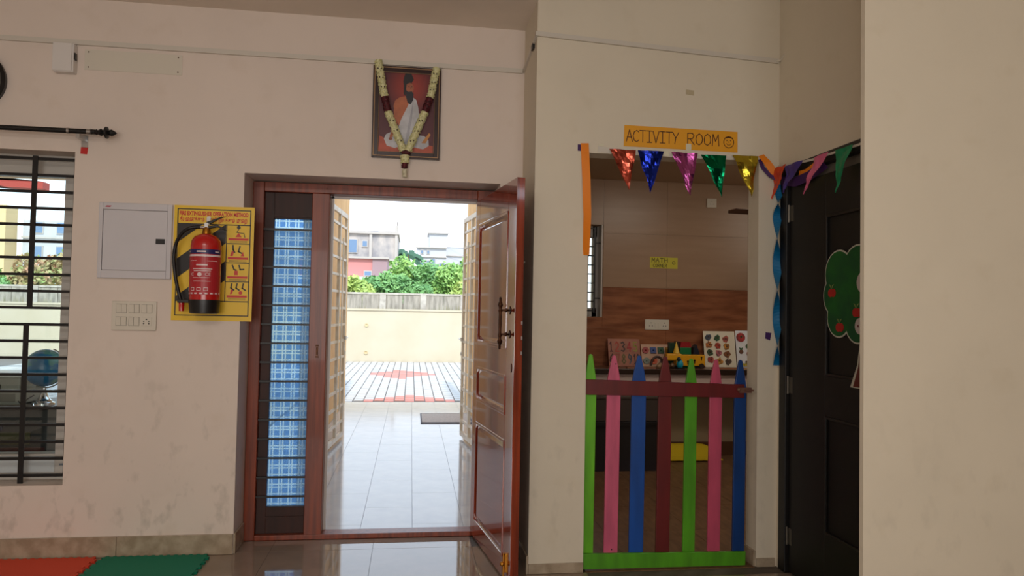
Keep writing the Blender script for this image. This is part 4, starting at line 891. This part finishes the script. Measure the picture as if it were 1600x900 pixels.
# yellow foam mat leaning at the skirting
ym = B(); prof = [(BY-.32, .012), (BY-.24, .03), (BY-.14, .07), (BY-.06, .115), (BY-.03, .12)]
n_ = 22; vs = []; 
for i in range(n_+1):
    x = 2.46+.63*i/n_; dz = -.045*max(0, (i/n_-.75)/.25)**2
    for k_, (yy, z) in enumerate(prof):
        e = .010*(1 if (i % 3) else 0) if k_ == 0 else 0
        vs.append((x, yy-e, max(.004, z+dz*(k_/4))))
for i in range(len(vs)): pass
fs = [(i*5+k_, i*5+k_+1, (i+1)*5+k_+1, (i+1)*5+k_) for i in range(n_) for k_ in range(4)]
o = ym.add(vs, fs).build('foam_mat', mat('foam_yellow', (214, 184, 20), .8), label='yellow foam play mat with a toothed edge below the activity room counter', category='play mat'); md = o.modifiers.new('th', 'SOLIDIFY'); md.thickness = .01; md.offset = 1

# ------------------------------------------------------------------ foam mats in the hall
def jag(p0, p1, n_, amp, s=1):
    p0, p1 = Vector(p0), Vector(p1); d = (p1-p0)/n_; q = Vector((-d.y, d.x)).normalized()*amp*s; out = []
    for i in range(n_):
        a_ = p0+d*i; out += [a_+d*.08, a_+d*.22+q*.5, a_+d*.15+q, a_+d*.5+q*1.05, a_+d*.62+q*.5, a_+d*.55]
    return [tuple(v) for v in out]
def foam(label, col, x0, x1, y0, y1, lean):
    pts = jag((x0, y0), (x1, y0), 14, -.016)+jag((x1, y0), (x1+lean, y1), 8, -.016)+jag((x1+lean, y1), (x0+lean, y1), 14, -.012)+jag((x0+lean, y1), (x0, y0), 8, .016)
    b = B().prism(pts, .0005, .014, 'Z'); b.build('foam_mat', mat('foam_%d' % col[0], col, .8, bump=.1, bscale=200), label=label, category='play mat')
foam('green foam play mat with toothed edges on the tiles near the doorway', (0, 122, 92), -1.705, -1.13, 3.83, 4.425, 0.0)
foam('orange-red foam play mat beside the green one under the window', (214, 72, 44), -2.30, -1.735, 3.83, 4.425, 0.0)

# ================================================================== outside
B().box(-30, 30, 4.70, 130, -.3, -.06).build('ground', mat('ground_soil', (150, 140, 110), .9), kind='structure')
pf_ = B().box(-8, 1.3, 4.80, 11.5, -.06, -.004).build('porch_floor', mat('porch_grout', (120, 122, 128), .8), kind='structure')
tp = None
for i in range(-5, 4):
    for j in range(-1, 9):
        x = .0375+.34*i+.17; yb_ = 4.58+.83*j+(.0 if i % 2 else .41)-(.0)
        lo, hi = max(yb_, 4.81), min(yb_+.83, 11.49)
        if hi-lo < .1 or x > 1.1: continue
        if hi-lo > .82:
            if tp is None: tp = B().box(-.1688, .1688, -.4138, .4138, -.004, 0).build('tile', M_ptile, pf_); tp.location = (x, (lo+hi)/2, 0)
            else: clone_piece(tp, 'tile', pf_, (x, (lo+hi)/2, 0))
        else: B().box(x-.1688, x+.1688, lo+.001, hi-.001, -.004, 0).build('tile', M_ptile, pf_)
B().box(-8, -1.70, 4.81, 11.49, -.004, -.0005).build('porch_paving', M_ptile, pf_)
B().box(-9, -1.08, 4.82, 11.35, 3.36, 3.5).build('porch_roof', mat('roof_tan', (214, 178, 138), .8), kind='structure')
B().box(-9, -1.08, 11.3, 11.42, 3.25, 3.52).build('roof_fascia', mat('roof_tan', (1, 1, 1)), kind='structure')
B().box(-1.08, -.985, 7.36, 11.42, 0, 3.36).build('wall_porch_left', M_tan, kind='structure')
B().box(.845, .96, 7.42, 11.42, 0, 3.36).build('wall_porch_right', M_tan, kind='structure')
# grille gate leaves with their head channel
hc = thing('gate_head_channel', 'painted steel channel with small bolts spanning the passage above the grille gates', 'channel', (-.05, 7.38, 2.55))
B().box(-.985, .845, 7.33, 7.40, 2.545, 2.60).build('channel', mat('grey_channel', (134, 132, 122), .5), hc)
for i in range(9): B().tube([(-.8+i*.2, 7.325, 2.585), (-.8+i*.2, 7.335, 2.585)], .012, 8).build('bolt', M_steel, hc)
B().box(-.22, -.06, 7.326, 7.33, 2.55, 2.59).build('paint_patch', mat('green_patch', (90, 160, 100), .5), hc)
def grille_gate(label, hx, hy, ang_, Wd, flip):
    M_ = Matrix.Translation((hx, hy, 0)) @ Matrix.Rotation(ang_, 4, 'Z')
    t = thing('grille_gate', label, 'gate', (hx, hy, .02), 'steel grille gates of the passage')
    z0, z1 = .03, 2.50
    for u in (0, Wd*.5, Wd-.035): B(M=M_).box(u, u+.035, -.015, .015, z0, z1).build('stile', M_mint, t)
    for z in (z0, z1-.05): B(M=M_).box(.035, Wd-.035, -.014, .014, z, z+.05).build('rail', M_mint, t)
    for k in range(13):
        z = z0+.16+k*.178
        for u0, u1 in ((.035, Wd*.5), (Wd*.5+.035, Wd-.035)): B(M=M_).box(u0, u1, -.011, .011, z, z+.026).build('bar', M_mint, t)
    m_ = B(M=M_); s = Wd*.5+.05; m_.box(s, s+.02, -.035*flip-.006, -.035*flip+.006, .35, 2.2); m_.build('slide_bar', M_mint, t)
    m_ = B(M=M_); m_.tube([(Wd-.12, -.03*flip, 1.12), (Wd+.05, -.03*flip, 1.12)], .009); m_.box(Wd-.11, Wd-.05, -.03*flip-.01, -.03*flip+.01, 1.10, 1.14); m_.box(Wd, Wd+.03, -.02, .02, .93, .97); m_.build('bolt', M_steel, t)
    return t
grille_gate('white steel grille gate leaf folded open against the left wall of the passage', -.815, 7.42, math.atan2(.88, .07), .90, 1)
grille_gate('white steel grille gate leaf folded open against the right wall of the passage', .70, 7.42, math.atan2(.88, -.11), .90, -1)
B().box(-.90, -.83, 7.37, 7.41, 0, 2.545).build('gate_post', mat('grey_channel', (1, 1, 1)), label='grey steel post carrying the left grille gate leaf', category='post')
B().box(.745, .80, 7.37, 7.41, 0, 2.545).build('gate_post', mat('grey_channel', (1, 1, 1)), label='grey steel post carrying the right grille gate leaf', category='post')
rp_ = thing('red_pipe', 'red upright pipe standing at the right side of the passage behind the door', 'pipe', (.62, 6.4, 0))
B().tube([(.585, 6.4, 0), (.585, 6.4, 1.06)], .014, 12).build('pipe', mat('pipe_red', (176, 30, 24), .4), rp_, smooth=True); B().lathe([(.02, 0), (.02, .02)], (.585, 6.4, 1.055), n=12).build('cap', M_steel, rp_)
dm = thing('doormat', 'grey rectangular doormat on the porch tiles', 'doormat', (.42, 9.75, 0))
B().box(.165, .80, 9.36, 10.16, .0005, .012).build('pile', mat('mat_grey', (214, 206, 198), .95, rgb2=(192, 184, 178), vscale=60), dm); b = B()
b.box(.15, .165, 9.34, 10.18, .0005, .014); b.box(.80, .815, 9.34, 10.18, .0005, .014); b.box(.165, .80, 9.34, 9.36, .0005, .014); b.box(.165, .80, 10.16, 10.18, .0005, .014); b.build('border', mat('mat_border', (90, 92, 104), .8), dm)
# pavers
yard = B().box(-14, 6, 11.5, 20.2, -.05, -.006).build('paver_yard', mat('sand_joint', (120, 114, 108), .95), kind='structure')
M_pv = mat('paver_pale', (202, 198, 192), .85, rgb2=(184, 179, 172), vscale=2); M_pr = mat('paver_red', (214, 146, 132), .85, rgb2=(202, 130, 116), vscale=3)
PWd, PL = .16, .30
p1_ = B().box(-PWd/2+.009, PWd/2-.009, -PL/2+.014, PL/2-.014, -.006, .004).build('paver', M_pv, yard)
p2_ = B().box(-PWd/2+.009, PWd/2-.009, -PL/2+.014, PL/2-.014, -.006, .004).build('paver', M_pr, yard)
us1 = us2 = False; cnt = 0; b1 = B(); b3 = B()
for j in range(29):
    for i in range(-88, 37):
        x = i*PWd; y = 11.5+PL/2+j*PL+(PL/2 if i % 2 else 0)
        if y+PL/2 > 20.25: continue
        e1 = abs(x+.2)/.75+abs(y-16.4)/1.15 < 1; e2 = abs(x+.1)/1.0+abs(y-11.5)/.95 < 1
        red = e1 or e2
        vis = -1.3 < x*10/y*1.0 < 1.2 and -.14*y < x < .095*y
        if vis and cnt < 290:
            cnt += 1; s_ = p2_ if red else p1_
            if red and not us2: us2 = True; p2_.location = (x, y, 0)
            elif not red and not us1: us1 = True; p1_.location = (x, y, 0)
            else: clone_piece(s_, 'paver', yard, (x, y, random.uniform(-.0015, .0015)))
        elif -9 < x: (b3 if red else b1).box(x-PWd/2+.009, x+PWd/2-.009, y-PL/2+.014, y+PL/2-.014, -.006, .004)
b1.build('paver_field', M_pv, yard, kind='stuff'); b3.build('red_paver_field', M_pr, yard, kind='stuff')
cwl = B().box(-16, 8, 20.2, 20.4, -.05, 1.44); cwl.box(-16, 8, 20.17, 20.43, 1.40, 1.45); cwl.build('compound_wall', M_comp, kind='structure')
for z in (1.0, .25):
    b = B(); b.lathe([(.05, 0), (.05, -.03), (.035, -.03), (.035, -.012)], (-1.21, 20.2, z), 'Y', 16); b.build('drain_spout', mat('spout', (214, 196, 156), .7), label=['round plastic drain spout high on the cream compound wall', 'round plastic drain spout low on the cream compound wall'][z < .5], category='spout')
# things outside the left window
tb = thing('dark_cabinet', 'dark cabinet outside the left window with the globe on top', 'cabinet', (-2.7, 5.35, 0))
B().box(-3.6, -2.35, 5.15, 5.65, .415, .745).build('body', mat('cabinet_dark', (44, 44, 44), .5), tb, bevel=.004)
B().box(-3.62, -2.335, 5.13, 5.67, .745, .762).build('top', M_black, tb, bevel=.003)
B().box(-3.6, -2.36, 5.145, 5.15, .415, .50).build('lower_strip', mat('cab_red', (70, 30, 26), .5), tb); B().box(-3.6, -2.45, 5.144, 5.15, .52, .60).build('shelf_strip', mat('cab_olive', (62, 60, 30), .5), tb)
B().box(-3.6, -2.62, 5.142, 5.15, .61, .64).build('shelf_strip', mat('cab_navy', (22, 28, 60), .5), tb); B().box(-3.55, -2.40, 5.2, 5.6, 0, .415).build('base', M_black, tb)
gb = thing('desk_globe', 'blue desk globe on a chrome stand outside the left window', 'globe', (-2.44, 5.3, .762))
gm2 = mat('globe_map', (36, 108, 150), .35, rgb2=(92, 130, 110), vscale=7); gm2.node_tree.nodes['Color Ramp'].color_ramp.elements[0].position = .5; gm2.node_tree.nodes['Color Ramp'].color_ramp.elements[1].position = .53
gm2.node_tree.nodes['Color Ramp'].color_ramp.elements[0].color = lin((30, 104, 146)); gm2.node_tree.nodes['Color Ramp'].color_ramp.elements[1].color = lin((70, 132, 128))
gc = (-2.447, 5.3, 1.008)
B().ball(gc, .125, 32).build('sphere', gm2, gb, smooth=True)
b = B(); b.tube([(gc[0]+.135*math.cos(R(a_)), gc[1], gc[2]+.135*math.sin(R(a_))) for a_ in range(-112, 69, 9)], .005, 6); b.build('meridian_arm', M_steel, gb, smooth=True)
B().lathe([(.012, .11), (.014, .09), (.03, .05), (.042, .03), (.05, .026), (.05, .018), (.068, .012), (.07, 0)], (gc[0], gc[1], .762), n=28).build('stand', mat('chrome', (220, 220, 225), .1, 1), gb, smooth=True)
pr = thing('grey_machine', 'grey box-shaped machine beside the globe outside the left window', 'machine', (-2.75, 5.4, .762))
B().box(-3.05, -2.575, 5.25, 5.6, .762, .945).build('body', mat('machine_grey', (150, 148, 138), .5), pr, bevel=.01); B().box(-2.74, -2.69, 5.246, 5.25, .865, .90).build('panel', mat('machine_dark', (60, 56, 50), .5), pr); B().box(-3.06, -2.565, 5.24, 5.61, .945, .965).build('lid', mat('machine_lid', (216, 216, 214), .3), pr, bevel=.008); B().box(-3.0, -2.6, 5.246, 5.25, .785, .84).build('tray', mat('machine_tray', (110, 108, 100), .5), pr)
rr_ = thing('cable', 'thin dark cable lying from the grey machine to the globe stand', 'cable', (-2.55, 5.22, .764))
B().tube([(-2.575, 5.24, .79), (-2.55, 5.22, .775), (-2.52, 5.2, .785), (-2.50, 5.2, .81), (-2.48, 5.24, .83)], .004, 6).build('lead', M_black, rr_)
B().prism([(-11.0, 3.62), (-6.62, 3.62), (-6.62, 3.49), (-7.2, 3.5), (-8.2, 3.66), (-11.0, 3.95)], 14, 14.25).build('red_sunshade', mat('sunshade_red', (176, 66, 56), .7), label='red painted concrete sunshade beyond the left window', category='sunshade')
# precast fence with posts
fe = thing('precast_fence', 'long grey precast concrete fence with posts behind the cream wall', 'fence', (-6, 32, 0))
M_pc = mat('precast', (186, 178, 166), .9, rgb2=(146, 140, 130), vscale=2.5, stretch=(3, 1, .7), detail=8); M_pp = mat('precast_post', (206, 200, 190), .9, rgb2=(180, 172, 162), vscale=4)
for i in range(-3, 17):
    x = -24+1.75*i
    B().box(x-.13, x+.13, 31.9, 32.1, -.05, 2.12).build('post', M_pp, fe); B().box(x+.13, x+.86, 31.96, 32.04, -.05, 2.07).build('slab', M_pc, fe); B().box(x+.88, x+1.62, 31.96, 32.04, -.05, 2.07).build('slab', M_pc, fe)
B().box(-29.4, 6, 31.93, 32.07, 2.07, 2.15).build('coping', M_pp, fe)
# weeds strip
def leafmass(b, c, r, n_, s, flat=1.0, seed=0):
    rnd = random.Random(seed)
    for _ in range(n_):
        a_ = rnd.uniform(0, 2*math.pi); u = rnd.uniform(-1, 1); q = math.sqrt(1-u*u); rad = r*(rnd.random()**.35)
        p = Vector(c)+Vector((q*math.cos(a_)*rad, q*math.sin(a_)*rad, u*rad*flat))
        t1 = Vector((rnd.uniform(-1, 1), rnd.uniform(-1, 1), rnd.uniform(-1, 1))).normalized(); t2 = t1.orthogonal().normalized()
        b.add([p-t1*s, p-t2*s*.5, p+t1*s, p+t2*s*.5], [(0, 1, 2, 3)])
wd_ = B(); rnd = random.Random(3)
for i in range(3800):
    x = rnd.uniform(-20, 5); h = rnd.uniform(.9, 1.62)*(1.08 if x > 1.2 or x < -14 else 1); lean_ = rnd.uniform(-.15, .15); y = rnd.uniform(30.6, 31.6)
    wd_.add([(x-.03, y, -.05), (x+.03, y, -.05), (x+lean_, y, h)], [(0, 1, 2)])
wd_.build('weeds', mat('weeds', (118, 128, 74), .9, rgb2=(150, 140, 100), vscale=1), label='rank grass and weeds along the foot of the grey fence', category='weeds', kind='stuff')
def leaf_mat(name, c1, c2): 
    m = mat(name, c1, .8, rgb2=c2, vscale=1.6); return m
LM = [leaf_mat('leaf_a', (162, 196, 106), (122, 170, 96)), leaf_mat('leaf_b', (140, 184, 112), (104, 156, 98)), leaf_mat('leaf_c', (188, 204, 112), (152, 182, 98)), leaf_mat('leaf_red', (206, 158, 128), (150, 176, 104))]  # leaf colours lightened and muted to stand in for distance haze
M_bark = mat('bark', (110, 90, 70), .9)
def tree_(label, x, y, top, r, lm, seed, n_=2200, cat='tree', grp=None, s=.16):
    t = thing('tree', label, cat, (x, y, 0), grp); rnd = random.Random(seed); b = B()
    k_ = 9
    for i in range(k_):
        a_ = rnd.uniform(0, 6.28); d = rnd.uniform(0, .7)*r; rr = r*rnd.uniform(.4, .6)
        cz = top-rr-rnd.uniform(0, .9)*r*.9
        leafmass(b, (x+math.cos(a_)*d, y+math.sin(a_)*d*.6, max(cz, rr*.8)), rr, n_//k_, s, .85, seed*31+i)
    leafmass(b, (x, y, top-r*.5), r*.5, n_//k_, s, 1, seed); b.build('crown', lm, t)
    B().tube([(x, y, -.05), (x+.1, y, top*.5), (x, y, top*.8)], [.16, .12, .05], 8).build('trunk', M_bark, t); return t
TR = [('small yellow-green tree before the pink shed wall', -2.9, 37, 3.1, 1.15, 2), ('mid-green tree left of centre beyond the grey fence', -1.35, 40, 3.5, 1.2, 1), ('tall bushy green tree in the middle of the doorway view', -.6, 44, 4.75, 1.7, 0),
      ('rounded green tree beneath the white house', .9, 43, 4.4, 1.6, 1), ('light green tree right of the rounded one', 2.1, 42, 4.3, 1.5, 0), ('large light green tree at the right side of the doorway view', 3.5, 43, 4.9, 1.7, 0), ('low dark green bush at the foot of the trees', .4, 39, 2.9, 1.0, 1), ('low light bush at the right behind the fence', 2.6, 38, 3.0, 1.1, 2)]
for i, (lb_, x, y, tp_, r, li) in enumerate(TR): tree_(lb_, x, y, tp_, r, LM[li], i+1)
TW_ = [('green tree seen at the left edge of the window', -21.6, 40, 3.7, 1.7, 0), ('red-flowering tree in the left window view', -19.9, 41, 4.0, 1.5, 3), ('second red-tinged tree at the right of the window view', -18.6, 42.5, 4.2, 1.4, 3), ('yellow-green tree behind the red-tinged trees', -19.4, 47, 5.2, 1.7, 2), ('low green shrub under the red-flowering tree', -19.3, 37, 2.6, 1.3, 1)]
for i, (lb_, x, y, tp_, r, li) in enumerate(TW_): tree_(lb_, x, y, tp_, r, LM[li], i+21)
# palm behind the trees
pt = thing('palm_tree', 'coconut palm crown between the two far buildings', 'tree', (-.9, 75, 0))
B().tube([(-.9, 75, 0), (-.6, 75, 4), (-.5, 75, 7)], [.25, .18, .14], 8).build('trunk', M_bark, pt); b = B(); rnd = random.Random(9)
for k in range(26):
    a_ = rnd.uniform(0, 6.28); el = rnd.uniform(-.3, 1.1); pr_ = None
    for s in range(6):
        u = s/5*1.7; p = Vector((-.5+math.cos(a_)*u*math.cos(el), 75+math.sin(a_)*u*math.cos(el), 7+math.sin(el)*u-.35*u*u))
        if pr_ is not None: b.add([pr_+Vector((0, 0, .15)), p+Vector((0, 0, .12)), p-Vector((0, 0, .22)), pr_-Vector((0, 0, .25))], [(0, 1, 2, 3)])
        pr_ = p
b.build('fronds', mat('palm_green', (84, 124, 104), .8), pt)
# buildings
M_pane = mat('far_glass', (110, 138, 172), .6); M_dk = mat('far_opening', (84, 104, 140), .6)
def bwin(parent, x0, x1, z0, z1, y, frm):
    f_ = B().box(x0-.08, x1+.08, y-.1, y, z0-.08, z1+.08).build('window', frm, parent); B().box(x0, x1, y-.13, y-.1, z0, z1).build('pane', M_pane, f_)
M_gb = mat('weathered_concrete', (196, 188, 182), .9, rgb2=(150, 148, 152), vscale=.7, detail=10, stretch=(1.5, 1, 1)); M_gf = mat('concrete_trim', (190, 184, 178), .9)
ba = thing('grey_building', 'weathered unfinished grey concrete building left in the doorway view', 'building', (-7, 70, 0))
B().box(-14, -1.45, 70, 78, 0, 8.85).build('wall', M_gb, ba); b = B(); b.box(-14.2, -1.35, 69.7, 78.2, 8.55, 8.75); b.box(-14, -1.45, 69.9, 70, 6.0, 6.2); b.build('ledge', M_gf, ba)
for x in (-4.0, -1.6): B().box(x-.12, x+.12, 69.8, 70, 0, 9.4 if x > -2 else 8.6).build('column', M_gf, ba)
bwin(ba, -6.35, -5.3, 6.75, 7.95, 70, M_gf); bwin(ba, -4.75, -4.35, 7.35, 7.85, 70, M_gf); bwin(ba, -7.9, -7.5, 7.4, 7.9, 70, M_gf)
bwin(ba, -4.3, -3.7, 5.0, 6.0, 70, M_gf); bwin(ba, -3.5, -2.9, 5.0, 6.0, 70, M_gf)
B().tube([(-6.6, 70.2, 8.8), (-6.6, 70.2, 9.9)], .03).build('rebar', M_bronze, ba); B().tube([(-1.5, 70.2, 8.8), (-1.5, 70.2, 9.8)], .04).build('rebar', M_bronze, ba)
bp_ = thing('pink_shed', 'low pink and white house in front of the grey building', 'building', (-4, 60, 0))
B().box(-9, -3.25, 60, 64, 2.9, 5.55).build('wall', mat('pink_wall', (206, 138, 136), .85), bp_); B().box(-3.25, -2.05, 59.9, 64, 2.9, 5.5).build('wall', mat('mauve_wall', (166, 140, 146), .85), bp_); B().box(-9.1, -1.95, 59.7, 64.2, 5.5, 5.65).build('roof_edge', M_gf, bp_)
B().box(-9, -3.3, 59.4, 60, 0, 4.0).build('wall', mat('pale_blue_wall', (214, 222, 226), .85), bp_); B().box(-9, -3.0, 58.8, 59.4, 0, 2.8).build('lean_to', mat('grey_sheet', (150, 158, 168), .7), bp_)
for x, z in ((-4.9, 3.65), (-3.75, 3.5)): bwin(bp_, x, x+.3, z, z+.22, 59.4, M_gf)
bwin(bp_, -3.85, -3.35, 4.15, 4.45, 60, M_gf)
bc = thing('white_building', 'white two-storey house with a rooftop room at right in the doorway view', 'building', (4, 90, 0)); M_wb = mat('white_render', (196, 199, 206), .85)
B().box(.5, 4.1, 90, 97, 0, 9.2).build('wall', M_wb, bc); B().box(2.0, 4.15, 90.3, 95, 9.2, 10.9).build('rooftop_room', M_wb, bc); B().box(1.8, 4.35, 90, 95.2, 10.9, 11.0).build('roof_edge', M_gf, bc); B().box(4.1, 9, 91, 98, 0, 9.4).build('wall', M_wb, bc)
b = B(); b.box(.3, 4.2, 89.7, 90, 9.05, 9.2); b.box(.5, 4.2, 89.8, 90, 7.9, 8.0); b.box(4.1, 9, 90.8, 91, 8.2, 8.3); b.build('ledge', M_gf, bc)
for x, z, w_, h_ in ((1.0, 8.35, .25, .4), (1.75, 8.35, .25, .4), (1.0, 6.9, .25, .6), (1.75, 6.9, .25, .6), (2.4, 6.9, .3, .8), (3.3, 6.1, .6, 1.1)): bwin(bc, x, x+w_, z, z+h_, 90, M_gf)
bwin(bc, 5.9, 6.3, 7.0, 7.5, 91, M_gf)
bd = thing('cream_building', 'pale multi-storey building with an orange side seen through the left window', 'building', (-33, 70, 0))
B().box(-44, -34.0, 66, 67.9, 0, 9.6).build('wall', mat('orange_wall', (220, 190, 140), .85), bd); B().box(-33.6, -25, 68, 76, 0, 8.6).build('wall', M_wb, bd); B().box(-33.6, -24.8, 67.7, 76, 7.0, 7.15).build('ledge', M_gf, bd)
for x, z in ((-36.0, 7.4), (-36.0, 4.6), (-32.9, 7.5), (-32.9, 5.4), (-30.8, 7.5), (-30.8, 5.4), (-28.4, 7.5)): bwin(bd, x, x+.9, z, z+.9, 66 if x < -34 else 68, M_gf)
wr = thing('power_lines', 'thin power lines running right from the white house', 'power line', (6, 91, 9))
for z in (9.95, 9.2): B().tube([(4.16 if z > 9.5 else 4.05, 90.4 if z > 9.5 else 89.95, z), (6.2, 89.5, z-.12), (9, 89, z-.1)], .02, 5).build('wire', M_black, wr)
